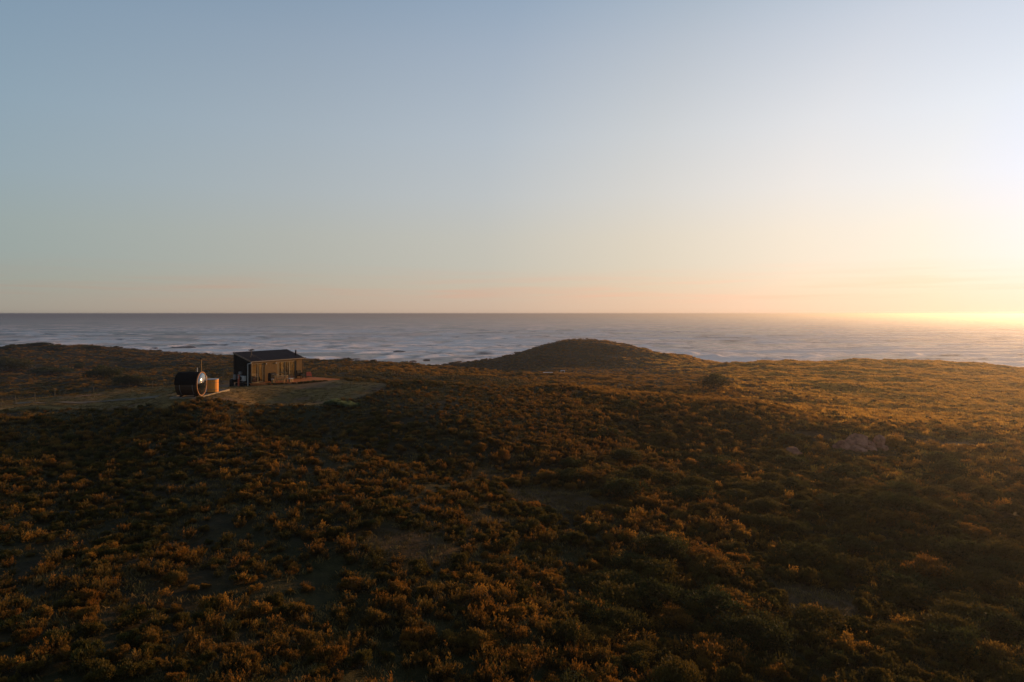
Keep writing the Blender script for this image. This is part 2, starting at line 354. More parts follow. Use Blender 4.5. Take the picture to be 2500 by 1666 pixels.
# ------------------------------------------------------------ rocks
rock_m = Mat('rock', .9, spec=.2); ra = rock_m.noise(1.2, 6, rough=.7)
rock_m.col(rock_m.ramp(ra, [(.3, (.07, .030, .018)), (.5, (.33, .125, .07)), (.75, (.50, .225, .135))])); rock_m.bump(ra, .8, .15); rock_m = rock_m.m
reef_m = vary('reef_rock', (.07, .042, .035), .5, .75, 1.2, bump=.6)
def rock(name, x, y, z, sx, sy, sz, mat, seed, label, cat='rock', group=None, rz=0, sub=4):
    import bmesh
    bm = bmesh.new(); bmesh.ops.create_icosphere(bm, subdivisions=sub, radius=1)
    v = np.array([q.co[:] for q in bm.verts]); r_ = np.random.default_rng(seed)
    d = np.ones(len(v))
    for k in range(13):                                  # cut by random planes: faceted boulder
        nn = r_.normal(size=3); nn /= np.linalg.norm(nn); h = r_.uniform(.5, .88); t = v@nn
        d = np.minimum(d, np.where(t > 1e-3, h/np.maximum(t, 1e-3), 9))
    v = v*np.minimum(d, 1)[:, None]
    v *= (1-.10*np.exp(-(((v[:, 0]*1.3+v[:, 2]*.6+.25*np.sin(v[:, 1]*4+seed))/.05)**2)))[:, None]
    v *= 1+.10*(fbm(v[:, 0]*3+seed, v[:, 1]*3+v[:, 2]*2, 3, seed)-.5)[:, None]*2
    v = v*np.array([sx, sy, sz])
    for q, p in zip(bm.verts, v): q.co = p
    me = bpy.data.meshes.new(name); bm.to_mesh(me); bm.free(); me.materials.append(mat)
    o = bpy.data.objects.new(name, me); C.objects.link(o); o.location = (x, y, z); o.rotation_euler = (0, 0, rz)
    return tag(o, label, cat, group)
def at(px, Y, py): return (px-1250)/F*Y, Y, CZ-(py-766)/F*Y
G = 'pinkish boulders in the hollow to the right'
rb = ground_at(2098, 1096)
def rk(dx, dy, sx, sy, sz, lift, seed, label, rz=0, grp=G):
    x = rb[0]+dx; y = rb[1]+dy; return rock('boulder', x, y, tz(x, y)+lift, sx, sy, sz, rock_m, seed, label, 'boulder', grp, rz)
rk(-.3, .4, 1.65, 1.35, 1.45, .45, 11, 'tallest rounded boulder with a dark crack, in the pinkish outcrop')
rk(2.15, .1, .7, .7, 1.15, .25, 12, 'upright knob of rock at the right end of the pinkish outcrop')
rk(1.15, .2, 1.1, .9, .85, .15, 13, 'low boulder between the tall dome and the upright knob of the outcrop')
rk(-.4, -.8, .95, .7, .65, .05, 14, 'small boulder resting in front of the tall domed boulder')
rk(-1.7, -.1, 1.1, .9, .8, .1, 15, 'sloping boulder leaning on the left flank of the tall domed boulder')
rk(.8, -.7, .8, .6, .6, .05, 16, 'small split boulder in front of the gap in the outcrop')
rk(2.2, -.9, .5, .5, .42, .1, 17, 'small boulder at the foot of the upright rock knob')
for (px, py, s, sd_, lb) in [(1938,1112,.85,21,'pale boulder standing apart to the left of the pinkish outcrop'),(1912,1118,.55,22,'low flat rock beside the pale boulder left of the outcrop'),
    (1985,1105,.4,23,'small stone lying between the pale boulder and the outcrop'),(2012,1103,.5,24,'small stone just left of the pinkish outcrop'),
    (1197,1282,.16,25,'lone pink stone on bare soil in the middle of the heath'),(1480,1455,.2,26,'little grey pink stone among the dark green bushes')]:
    x, y = ground_at(px, py); rock('boulder', x, y, tz(x, y)+s*.3, s, s*.8, s*.65, rock_m, sd_, lb, 'boulder', G if sd_ < 25 else None, sd_)
reefs = [(450,850,27,2.0,'long dark reef with foam behind it, off the dune at the left'),(375,852,9,1.4,'low dark rock at the left end of the long reef'),
 (912,886,16,1.6,'flat reddish reef close to shore beside the cabin'),(972,860,10,1.2,'small dark rock among the breakers behind the flat reef'),(985,888,5,1.0,'single dark rock between flat reef and the beach'),
 (645,861,11,1.0,'dark rock in the surf straight above the cabin roof'),(1010,884,5,1.0,'dark rock in white water left of the round hill'),(870,878,8,.8,'narrow dark rock breaking the surf right of the cabin'),
 (1040,880,5,.9,'isolated rock nearest the left foot of the round hill'),(20,858,8,1.3,'dark rock at the far left edge of the surf'),(2240,897,6,1.5,'rock at the shore behind the right plateau'),(2310,900,5,1.2,'second shore rock to the right behind the plateau'),(2460,912,5,1.5,'rightmost shore rock beyond the plateau edge')]
for i, (px, py, L, h, lb) in enumerate(reefs):
    Yd = CZ*F/(py-766)
    rock('sea_rock', (px-1250)/F*Yd, Yd, .1, L/2, L*.28, h*.75, reef_m, 40+i, lb, 'rock', 'dark rocks in the surf', 0.05*i, 3)

# ------------------------------------------------------------ vegetation prototypes
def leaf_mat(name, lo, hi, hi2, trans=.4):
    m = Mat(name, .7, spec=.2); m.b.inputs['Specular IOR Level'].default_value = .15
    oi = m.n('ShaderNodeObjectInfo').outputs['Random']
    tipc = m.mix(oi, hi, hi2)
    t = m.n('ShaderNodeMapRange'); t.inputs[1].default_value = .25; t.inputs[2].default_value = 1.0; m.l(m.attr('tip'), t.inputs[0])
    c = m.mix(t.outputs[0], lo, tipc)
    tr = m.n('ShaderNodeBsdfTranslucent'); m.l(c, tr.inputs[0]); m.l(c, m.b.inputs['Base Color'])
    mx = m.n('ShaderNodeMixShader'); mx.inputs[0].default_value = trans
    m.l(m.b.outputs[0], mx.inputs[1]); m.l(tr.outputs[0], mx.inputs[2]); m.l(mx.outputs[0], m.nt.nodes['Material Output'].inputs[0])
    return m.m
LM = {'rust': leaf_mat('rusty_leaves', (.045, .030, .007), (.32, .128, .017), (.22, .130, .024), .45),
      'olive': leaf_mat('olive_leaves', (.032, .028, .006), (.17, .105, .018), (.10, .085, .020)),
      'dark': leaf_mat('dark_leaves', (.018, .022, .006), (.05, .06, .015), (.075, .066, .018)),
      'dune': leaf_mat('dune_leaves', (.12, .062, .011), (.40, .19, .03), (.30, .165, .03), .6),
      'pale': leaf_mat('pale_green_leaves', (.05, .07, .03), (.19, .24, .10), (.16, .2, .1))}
stem_m = vary('woody_stem', (.075, .05, .03), .3, .9, 10)
def leafquads(p, d, size, r_, wid=.38):
    n = len(p); side = np.cross(d, r_.normal(size=(n, 3))); side /= np.linalg.norm(side, axis=1)[:, None]+1e-9
    L = size[:, None]*d; w_ = side*size[:, None]*wid*.5
    v = np.stack([p-w_*.6, p+w_*.6, p+L*.6+w_, p+L, p+L*.6-w_], 1)
    return v.reshape(-1, 3), (np.arange(n)[:, None]*5+np.arange(5)[None])
def tuftshrub(name, seed, mat, nst=34, nl=22, h=.75, spread=.75, link=False):
    """upright fan of feathery stems, radius about .5, height about .8"""
    r_ = np.random.default_rng(seed); ps, ds, tips = [], [], []; stems = MB()
    lobes = [(r_.uniform(-.22, .22), r_.uniform(-.22, .22), r_.uniform(.7, 1.1)) for _ in range(4)]
    for i in range(nst):
        bx, by, lh = lobes[i % 4]; az = r_.uniform(0, 2*math.pi); tl = r_.uniform(.05, spread)**.8*.9
        H = h*lh*r_.uniform(.7, 1.1)*math.cos(tl*.6)
        d = np.array([math.sin(tl)*math.cos(az), math.sin(tl)*math.sin(az), math.cos(tl)])
        b = np.array([bx+.05*r_.normal(), by+.05*r_.normal(), -.05])
        t = r_.uniform(.3, 1, nl)**.7; p = b+d*H*t[:, None]+np.array([0, 0, 1])*(t**2*.06)[:, None]
        p += r_.normal(size=(nl, 3))*.022
        dd = d*.8+r_.normal(size=(nl, 3))*.55+np.array([0, 0, .5]); dd /= np.linalg.norm(dd, axis=1)[:, None]
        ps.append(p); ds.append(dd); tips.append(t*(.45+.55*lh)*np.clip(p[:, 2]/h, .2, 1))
        if i % 3 == 0: stems.tube(b, b+d*H*.9, .009, .004, n=4, cap=False)
    p = np.concatenate(ps); d = np.concatenate(ds); tip = np.concatenate(tips)
    v, f = leafquads(p, d, r_.uniform(.05, .095, len(p)), r_)
    o = np_mesh(name, v, f, mat, {'tip': np.repeat(tip, 5)}, link=link); return o, stems
def moundshrub(name, seed, mat, n=2100, link=False, leaf=(.06, .11), lumps=9, H=.62):
    """rounded lumpy bush, radius about .5, height about .6"""
    r_ = np.random.default_rng(seed); stems = MB(); ps, ds, tips = [], [], []
    cs = []
    for k in range(lumps):
        a = r_.uniform(0, 2*math.pi); rad = r_.uniform(.05, .46)*(k > 0); rr = r_.uniform(.12, .27)*(1.1 if k == 0 else 1)
        cs.append((rad*math.cos(a), rad*math.sin(a), (H-rr)*(1-1.2*rad**2)*r_.uniform(.45, 1.0), rr))
        stems.tube((0, 0, -.05), (cs[-1][0]*.8, cs[-1][1]*.8, cs[-1][2]), .014, .006, n=4, cap=False)
    m = n//lumps
    for (a, b, c_, rr) in cs:
        q = r_.normal(size=(m, 3)); q /= np.linalg.norm(q, axis=1)[:, None]; q[:, 2] = np.where(q[:, 2] < -.35, -q[:, 2], q[:, 2])
        s = r_.uniform(.55, 1.08, m)**.6; lump = .62+.76*fbm(q[:, 0]*5+a*9, q[:, 1]*5+q[:, 2]*4, 2, seed)
        p = np.array([a, b, c_])+q*(rr*s*lump)[:, None]; p[:, 2] = np.maximum(p[:, 2], .02)
        dd = q*.8+r_.normal(size=(m, 3))*.45+np.array([0, 0, .6]); dd /= np.linalg.norm(dd, axis=1)[:, None]
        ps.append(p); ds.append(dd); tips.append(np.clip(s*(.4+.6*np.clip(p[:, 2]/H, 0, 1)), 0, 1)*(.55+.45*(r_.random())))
    p = np.concatenate(ps); d = np.concatenate(ds); tip = np.concatenate(tips)
    v, f = leafquads(p, d, r_.uniform(*leaf, len(p)), r_)
    o = np_mesh(name, v, f, mat, {'tip': np.repeat(tip, 5)}, link=link); return o, stems
PROTO = []   # (mesh, stems mesh, kind)
def proto(fn, kind, seed, **k):
    o, st = fn('foliage', seed, LM[kind], **k)
    so_ = st.build('stems', stem_m); C.objects.unlink(so_)
    PROTO.append((o, so_, kind)); return len(PROTO)-1
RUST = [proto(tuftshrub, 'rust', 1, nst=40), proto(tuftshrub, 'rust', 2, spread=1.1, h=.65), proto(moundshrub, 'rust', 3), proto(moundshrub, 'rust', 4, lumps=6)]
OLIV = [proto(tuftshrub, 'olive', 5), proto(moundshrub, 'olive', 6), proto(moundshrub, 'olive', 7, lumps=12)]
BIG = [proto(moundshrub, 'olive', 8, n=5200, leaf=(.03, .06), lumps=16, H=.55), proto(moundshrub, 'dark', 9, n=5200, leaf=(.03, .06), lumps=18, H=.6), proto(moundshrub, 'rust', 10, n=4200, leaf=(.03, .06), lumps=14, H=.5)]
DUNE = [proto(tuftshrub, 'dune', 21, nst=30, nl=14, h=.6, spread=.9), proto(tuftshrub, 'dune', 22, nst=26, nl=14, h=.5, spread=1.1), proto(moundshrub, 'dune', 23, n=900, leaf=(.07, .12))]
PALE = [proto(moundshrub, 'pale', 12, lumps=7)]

# ------------------------------------------------------------ heath: where each bush stands
def slope_ok(x, y, z): return z > 1.8
def zone(x, y):
    """0 open grassy left slope, 1 dense rusty knoll, 2 dense green hollow with big bushes, 3 far dune, 4 yard"""
    px = 1250+F*x/np.maximum(y, 1)
    return px
def scatter(x0, x1, y0, y1, step, seed):
    r_ = np.random.default_rng(seed); gx, gy = np.meshgrid(np.arange(x0, x1, step), np.arange(y0, y1, step))
    gx = gx.ravel()+r_.uniform(-.5, .5, gx.size)*step; gy = gy.ravel()+r_.uniform(-.5, .5, gy.size)*step
    k = (gx < gy*.9+9) & (gx > -gy*1.0-14); return gx[k], gy[k], r_
pts = []   # x, y, z, size, hscale, proto
bare = lambda x, y: (sandmask(x, y) > .25) | (soft_in(x, y, mown, .9) > .5)
# dense near heath
x, y, r_ = scatter(-110, 110, 16, 118, .52, 1)
bn = fbm(x/4.5, y/4.5, 3, 201); hn = fbm(x/11, y/11, 3, 211)
fz = sm(74, 92, y); right = sm(-12, 4, x-.12*(y-20))                       # 0 open left slope .. 1 dense right
valley = sm(68, 76, y)*(1-sm(-24, -12, x))              # behind the crest, left
prob = np.where(bn > .45, .8, .36)*(1-right)+right*np.where(bn > .36, .95, .6)
prob = prob*(1-.86*valley)
k = (r_.random(len(x)) < prob) & ~bare(x, y); x, y, right, hn, fz = x[k], y[k], right[k], hn[k], fz[k]
far_ = sm(60, 100, y); green = sm(4, 16, x-.25*(y-30))*(1-sm(70, 95, y)*.4)
sz = (.32+.6*r_.random(len(x))**1.6)*(1+.3*right)*(1+.2*far_)*(1-.4*sm(54, 62, y)*(1-right))*(1-.4*fz)
rustp = np.clip(.78-.62*green+(hn-.5)*2.2, .05, .95)
isr = r_.random(len(x)) < rustp
pr = np.where(isr, r_.choice(RUST, len(x), p=[.38, .34, .16, .12]), r_.choice(OLIV, len(x)))
rside = sm(.12, .45, x/y)*sm(45, 80, y)  # yellower shrubs towards the right, their colour in place of sun glare
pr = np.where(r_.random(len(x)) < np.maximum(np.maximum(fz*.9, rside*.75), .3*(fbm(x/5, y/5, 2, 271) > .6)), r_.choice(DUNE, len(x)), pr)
nearrock = np.hypot((x-rb[0]+.3)/3.6, (y-rb[1]+1.5)/3.2) < 1
sz = np.where(nearrock, .3, sz)
pts.append(np.stack([x, y, sz, sz*r_.uniform(.8, 1.25, len(x)), pr], 1))
# big rounded bushes in the hollow
x, y, r_ = scatter(-6, 110, 16, 78, 1.9, 2)
k = (fbm(x/7, y/7, 3, 221) > .47) & (x-.12*(y-20) > -1) & ~bare(x, y) & (r_.random(len(x)) < .8-.7*sm(42, 66, y)) & (np.hypot(x-rb[0], y-rb[1]+2) > 5); x, y = x[k], y[k]
sz = r_.uniform(1.5, 2.7, len(x)); pts.append(np.stack([x, y, sz, sz*r_.uniform(.75, 1.0, len(x)), r_.choice(BIG, len(x), p=[.45, .35, .2])], 1))
# far dunes, plateau and the round hill
x, y, r_ = scatter(-240, 260, 114, 290, 1.25, 3)
fn = fbm(x/9, y/9, 3, 231); lft = 1-sm(-35, -20, x)
k = (r_.random(len(x)) < np.where(fn > .42, .95, .75)*(1-.55*lft)) & ~bare(x, y); x, y, fn = x[k], y[k], fn[k]
sz = r_.uniform(.8, 1.7, len(x)); dk = (r_.random(len(x)) < np.where(fn > .6, .5, .06)*(1-.85*sm(.15, .4, x/y)))
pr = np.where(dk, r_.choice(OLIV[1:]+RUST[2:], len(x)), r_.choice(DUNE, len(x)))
pts.append(np.stack([x, y, sz, sz*r_.uniform(.35, .65, len(x)), pr], 1))
PT = np.concatenate(pts); pz = terr(PT[:, 0], PT[:, 1]); k = pz > 1.6; PT = PT[k]; pz = pz[k]
# in the picture? rank by apparent size
ppx = 1250+F*PT[:, 0]/PT[:, 1]; ppy = 766+F*(CZ-pz-PT[:, 3]*.3)/PT[:, 1]
inview = (ppx > 12) & (ppx < 2488) & (ppy < 1655) & (ppy > 760); app = PT[:, 2]/PT[:, 1]*inview
order = np.argsort(-app); near = order[:290]; rest = order[290:]
ROOT = {}
def plant(i, x, y, z, s, h, name, label, cat, group, rz=None):
    e = empty(name, (x, y, z), random.uniform(0, 6.28) if rz is None else rz); e.scale = (s, s, h)
    fo, st, kd = PROTO[i]
    for src in (fo, st):
        c_ = src.copy(); C.objects.link(c_); c_.parent = e
    tag(e, label, cat, group); return e
kinds = {'dune': 'pale straw brown', 'rust': 'rusty orange tipped', 'olive': 'olive brown', 'dark': 'dark green', 'pale': 'pale green'}
for j in near:
    x, y, s, h, pi = PT[j]; px, py = ppx[j], ppy[j]; kd = PROTO[int(pi)][2]
    band = 'at the bottom edge' if py > 1500 else ('in the lower quarter' if py > 1330 else 'higher up the slope')
    if s > 1.4: sizew, nm = 'large rounded', 'bush'
    else: sizew, nm = ('small tufted' if int(pi) in (RUST[0], RUST[1], OLIV[0]) else 'small rounded'), 'shrub'
    wh = 'on the open slope at left' if px < 850 else ('below the bare soil patch' if px < 1600 else 'in the dark thicket at right')
    lab = f'{sizew} {kinds[kd]} {nm} {wh}, {band}'
    plant(int(pi), x, y, pz[j]-.03, s, h, nm, lab, nm, f'{sizew} {kinds[kd]} {nm}es {wh}, {band}' if nm == 'bush' else f'{sizew} {kinds[kd]} {nm}s {wh}, {band}')

def gn_stuff(name, co, size, hs, which, protos, label, seed=0):
    me = bpy.data.meshes.new(name); me.vertices.add(len(co)); me.vertices.foreach_set('co', co.astype(np.float32).ravel())
    r_ = np.random.default_rng(seed); n = len(co)
    def at_(nm, typ, val, field='value'):
        a = me.attributes.new(nm, typ, 'POINT'); a.data.foreach_set(field, np.ascontiguousarray(val).ravel())
    at_('rot', 'FLOAT_VECTOR', np.stack([r_.uniform(-.12, .12, n), r_.uniform(-.12, .12, n), r_.uniform(0, 6.28, n)], 1).astype(np.float32), 'vector')
    at_('scl', 'FLOAT_VECTOR', np.stack([size, size*r_.uniform(.8, 1.2, n), hs], 1).astype(np.float32), 'vector')
    at_('which', 'INT', which.astype(np.int32))
    o = bpy.data.objects.new(name, me); C.objects.link(o)
    g = bpy.data.node_groups.new(name, 'GeometryNodeTree')
    g.interface.new_socket('Geometry', in_out='INPUT', socket_type='NodeSocketGeometry'); g.interface.new_socket('Geometry', in_out='OUTPUT', socket_type='NodeSocketGeometry')
    gi = g.nodes.new('NodeGroupInput'); go = g.nodes.new('NodeGroupOutput'); jn = g.nodes.new('GeometryNodeJoinGeometry')
    def na(nm, typ):
        a = g.nodes.new('GeometryNodeInputNamedAttribute'); a.data_type = typ; a.inputs['Name'].default_value = nm; return a.outputs['Attribute']
    ro, scv, wh = na('rot', 'FLOAT_VECTOR'), na('scl', 'FLOAT_VECTOR'), na('which', 'INT')
    for i in sorted(set(int(v) for v in which)):
        cmp_ = g.nodes.new('FunctionNodeCompare'); cmp_.data_type = 'INT'; cmp_.operation = 'EQUAL'
        ins = [s for s in cmp_.inputs if s.type == 'INT']; g.links.new(wh, ins[0]); ins[1].default_value = i
        ob = g.nodes.new('GeometryNodeObjectInfo'); ob.inputs['Object'].default_value = protos[i]; ob.inputs['As Instance'].default_value = True
        ip = g.nodes.new('GeometryNodeInstanceOnPoints')
        g.links.new(gi.outputs[0], ip.inputs['Points']); g.links.new(cmp_.outputs[0], ip.inputs['Selection']); g.links.new(ob.outputs['Geometry'], ip.inputs['Instance'])
        g.links.new(ro, ip.inputs['Rotation']); g.links.new(scv, ip.inputs['Scale']); g.links.new(ip.outputs[0], jn.inputs[0])
    g.links.new(jn.outputs[0], go.inputs[0])
    md = o.modifiers.new('scatter', 'NODES'); md.node_group = g
    return tag(o, label, kind='stuff')
gn_stuff('heath_vegetation', np.stack([PT[rest, 0], PT[rest, 1], pz[rest]-.04], 1), PT[rest, 2], PT[rest, 3], PT[rest, 4], [p[0] for p in PROTO],
         'low rusty and olive heath scrub covering the slopes and dunes', 5)

# grass tufts between the bushes and over the yard
gr_m = Mat('dry_grass', .8, spec=.1); oi = gr_m.n('ShaderNodeObjectInfo').outputs['Random']
gr_m.col(gr_m.ramp(oi, [(0, (.055, .040, .012)), (.5, (.12, .078, .024)), (1, (.21, .135, .042))])); gr_m = gr_m.m
GP = []
for k_ in range(3):
    r_ = np.random.default_rng(300+k_); n = 46; p = np.c_[r_.uniform(-.22, .22, (n, 2)), np.zeros(n)]
    d = np.c_[r_.normal(0, .45, (n, 2)), np.ones(n)]; d /= np.linalg.norm(d, axis=1)[:, None]
    v, f = leafquads(p, d, r_.uniform(.08, .22, n), r_, .12); GP.append(np_mesh('grass_tuft', v, f, gr_m, link=False))
x, y, r_ = scatter(-110, 110, 16, 100, .5, 4)
mm = soft_in(x, y, mown, .6) > .5; gn_ = fbm(x/3, y/3, 3, 241)
k = (r_.random(len(x)) < np.where(mm, .8, .8*(gn_ > .42)+.12)) & ~((x > -34) & (x < -20.3) & (y > 74) & (y < 88) & mm); x, y, mm = x[k], y[k], mm[k]
x2, y2, r2_ = scatter(-200, 10, 98, 280, 1.6, 6); k = r2_.random(len(x2)) < .75
xa, ya = np.r_[x, x2[k]], np.r_[y, y2[k]]; ma = np.r_[mm, np.zeros(k.sum(), bool)]; fa = ya > 98
ss = r_.uniform(.8, 1.5, len(xa))*np.where(ma, .8, 1)*np.where(fa, 3.2, 1); hh = ss*np.where(ma, .42*(.3+1.4*fbm(xa/2.5, ya/2.5, 2, 77)), .8)*np.where(fa, .5, 1)
za = terr(xa, ya); k = za > 1.5
gn_stuff('grass', np.stack([xa, ya, za], 1)[k], ss[k], hh[k], r_.integers(0, 3, len(xa))[k], GP, 'short dry grass between the bushes and around the cabin', 8)

gold_m = Mat('glare_gold_grass', .8, spec=.1); oi = gold_m.n('ShaderNodeObjectInfo').outputs['Random']  # gold put into the blades to stand in for the sun's glare veil
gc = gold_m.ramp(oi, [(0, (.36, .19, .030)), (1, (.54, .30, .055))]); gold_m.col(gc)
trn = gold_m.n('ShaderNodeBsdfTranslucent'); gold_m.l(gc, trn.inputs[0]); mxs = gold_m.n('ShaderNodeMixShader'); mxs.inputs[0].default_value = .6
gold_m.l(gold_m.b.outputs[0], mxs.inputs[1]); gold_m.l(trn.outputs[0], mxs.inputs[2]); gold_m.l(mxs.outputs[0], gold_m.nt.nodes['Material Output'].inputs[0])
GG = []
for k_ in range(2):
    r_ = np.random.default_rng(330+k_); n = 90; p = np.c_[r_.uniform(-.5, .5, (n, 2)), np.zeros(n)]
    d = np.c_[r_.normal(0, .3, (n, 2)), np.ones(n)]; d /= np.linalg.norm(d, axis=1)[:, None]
    v, f = leafquads(p, d, r_.uniform(.25, .5, n), r_, .2); GG.append(np_mesh('glare_gold_tuft', v, f, gold_m.m, link=False))
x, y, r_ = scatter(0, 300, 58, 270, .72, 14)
wz = np.maximum(sm(-.12, .16, x/y-.40+.0012*(y-120))*(1-.6*sm(0, 1, (112-y)/45.))*(1-.3*(fbm(x/8, y/8, 3, 251) < .4)), .45*sm(205, 225, y)*sm(40, 60, x)*sm(.4, .55, fbm(x/12, y/12, 3, 261)))  # gold blades thicken towards the sun's side, as its glare would
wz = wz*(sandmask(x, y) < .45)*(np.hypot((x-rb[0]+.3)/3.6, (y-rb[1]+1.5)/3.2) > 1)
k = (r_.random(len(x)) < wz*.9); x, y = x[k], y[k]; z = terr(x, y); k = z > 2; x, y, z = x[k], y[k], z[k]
s1 = r_.uniform(.9, 1.7, len(x)); gn_stuff('glare_gold_grass', np.stack([x, y, z], 1), s1, r_.uniform(.6, 1.15, len(x)), r_.integers(0, 2, len(x)), GG, 'tall grass on the right plateau, its gold standing in for sun glare', 15)

# bushes one can point at
def bush_at(px, py, wid, h, i, label, Yd=None, cat='bush', group=None, stretch=None):
    if Yd is None: x, y = ground_at(px, py)
    else: x, y = (px-1250)/F*Yd, Yd
    return plant(i, x, y, tz(x, y)-.05, wid, h, 'bush', label, cat, group)
bush_at(1742, 952, 4.1, 4.6, BIG[1], 'dense dark green windswept bush standing alone on the right hand heath')
for px, py, wd, h, lb in [(25,908,11,6,'tall dark bush on the dune at the far left edge'),(120,916,11,3.2,'long low dark bush on the dune right of the leftmost bush'),
  (193,904,2.6,3.2,'small narrow dark bush alone on the dune face'),(250,928,9,4.8,'broad dark bush in the hollow of the dune, behind the fence posts'),(318,944,7,3.4,'dark bush nearest the fence posts left of the sauna'),
  (25,851,8,3,'dark bush capping the dune ridge at far left'),(100,846,9,4.2,'highest dark bush on the dune ridge'),(140,850,6,2.8,'bush just right of the highest ridge bush'),(225,850,9,2,'low dark scrub along the middle of the dune ridge')]:
    bush_at(px, py, wd*.8, h*(.55 if py < 860 else 1.1), BIG[1], lb, group='dark bushes on the left dune')
for px, py, lb in [(812,992,'leftmost pale green bush at the lower edge of the lawn'),(835,995,'middle pale green bush at the lower edge of the lawn'),(858,998,'rightmost of the pale green bushes below the lawn')]:
    bush_at(px, py, 1.5, 1.1, PALE[0], lb, cat='bush', group='pale green bushes below the lawn')

for i in range(16):
    s0 = -.1+i*.42+random.uniform(-.1, .1); yy = (-2.75-max(0, min(s0, 1.2))*.75-(max(0, min(s0-1.2, 2.0))*.72)) - random.uniform(.1, .35)
    a_, b_ = -29.45+.496*s0+.868*(-yy), 77+.868*s0-.496*(-yy); sc_ = random.uniform(.45, .8)
    plant(OLIV[i % 2], a_, b_, tz(a_, b_)-.03, sc_, sc_*.6, 'shrub', 'low green brown tuft on the grass bank along the front edge of the deck', 'shrub', 'tufts along the front edge of the deck')
# ------------------------------------------------------------ fence posts and white rails
post_m = vary('weathered_post', (.11, .085, .05), .3, .9, 8, stretch=(1, 1, .2))
def post(px, pyb, hpx, label, grp, wd=.06):
    x, y = ground_at(px, pyb); h = max(.9, min(1.5, hpx/F*y)); z = tz(x, y)
    m = MB(); m.tube((0, 0, -.3), (random.uniform(-.05, .05), 0, h), wd*.75, wd*.65, n=8)
    o = m.build('fence_post', post_m); o.location = (x, y, z); return tag(o, label, 'fence post', grp)
GL = 'grey timber fence posts along the hollow behind the crest'
posts = [(38,987,13,'leftmost fence post in the hollow'),(79,955,6,'short fence post set back up the slope near the left edge'),(85,981,15,'pale fence post second from the left in the hollow'),
 (133,970,9,'thin dark fence post third from the left'),(183,961,9,'fence post right below the broad dark dune bush'),(228,961,14,'pale topped fence post below the dark bush'),(269,953,15,'tall pale fence post in the middle of the hollow row'),
 (315,947,14,'fence post in front of the dark bush nearest the fence'),(359,940,13,'thin fence post right of the dark bush'),(372,949,16,'leaning fence post beside the pale gravel'),(399,940,17,'tallest fence post at the end of the gravel strip'),
 (410,942,11,'short fence post just left of the sauna'),(546,920,17,'fence post standing between sauna chimney and cabin'),(509,918,12,'fence post seen just above the hot tub')]
for px, py, h, lb in posts: post(px, py, h, lb, GL)
GR = 'fence posts crossing the flat right of the cabin'
rows = [(802,905,11,'thickest fence post right of the cabin, nearest to it'),(829,908,12,'fence post second from the cabin on the right'),(854,911,13,'fence post third from the cabin on the right'),(884,913,10,'fence post fourth from the cabin on the right')]
for px, py, h, lb in rows: post(px, py, h, lb, GR)
for i in range(9):
    px = 1062+i*32; post(px, 914+i*.9, 9, 'distant thin fence post at the foot of the round hill', 'thin fence posts at the foot of the round hill', .045)
white_m = vary('white_paint', (.78, .76, .72), .06, .5, 5)
for (px, py, wd, lb) in [(1338,917,1.9,'white rail on two posts at the foot of the round hill'),(1374,911,1.0,'smaller white rail higher up the foot of the round hill')]:
    x, y = ground_at(px, py); e = empty('white_rail', (x, y, tz(x, y)), .05); tag(e, lb, 'rail', 'white rails')
    for s in (-1, 1): MB().box(s*wd*.5-.04, s*wd*.5+.04, -.04, .04, -.2, .62).build('post', white_m, e)
    MB().box(-wd*.5-.12, wd*.5+.12, -.16, .16, .622, .70).build('rail', white_m, e)
# ------------------------------------------------------------ cabin
clad = vary('dark_metal_cladding', (.012, .010, .007), .25, .8, 3, .1)
roofm = vary('dark_roof_sheet', (.048, .034, .032), .15, .8, 2, .08)
trim_m = vary('grey_trim', (.16, .11, .07), .15, .6, 4)
bat_m = vary('golden_timber', (.22, .12, .033), .3, .75, 5, stretch=(6, 6, .4))
gap_m = vary('dark_timber', (.026, .014, .006), .3, .85, 5, stretch=(6, 6, .4))
deck_m = vary('oiled_deck_timber', (.38, .115, .028), .28, .8, 3, .05, stretch=(.3, 7, 1))
frame_m = vary('bronze_frame', (.17, .12, .05), .1, .45, 4, .5)
darkf_m = vary('dark_frame', (.03, .026, .02), .1, .5, 4)
int_m = vary('interior_ply', (.72, .48, .22), .12, .7, 2, stretch=(1, 1, .3))
cloth_m = vary('white_cloth', (.6, .56, .48), .1, .9, 4)
grey_m = vary('grey_fabric', (.16, .16, .17), .15, .9, 6)
met_m = vary('galvanised_metal', (.22, .20, .18), .1, .45, 4, .5, .3)
tankw = vary('white_enamel', (.42, .39, .34), .06, .5, 3)
black_m = vary('black_metal', (.010, .008, .006), .2, .7, 6, .1)
red_m = vary('orange_red_paint', (.55, .10, .035), .15, .6, 6)
tabl_m = vary('table_timber', (.34, .19, .06), .25, .7, 6, stretch=(5, 5, 1))
glass = Mat('window_glass', .02); gm2 = glass
geo = gm2.n('ShaderNodeNewGeometry'); dt = gm2.n('ShaderNodeVectorMath', operation='DOT_PRODUCT'); gm2.l(geo.outputs['Normal'], dt.inputs[0]); gm2.l(geo.outputs['Incoming'], dt.inputs[1])
ab = gm2.n('ShaderNodeMath', operation='ABSOLUTE'); gm2.l(dt.outputs['Value'], ab.inputs[0]); om = gm2.n('ShaderNodeMath', operation='SUBTRACT'); om.inputs[0].default_value = 1; gm2.l(ab.outputs[0], om.inputs[1])
pw = gm2.n('ShaderNodeMath', operation='POWER'); gm2.l(om.outputs[0], pw.inputs[0]); pw.inputs[1].default_value = 5
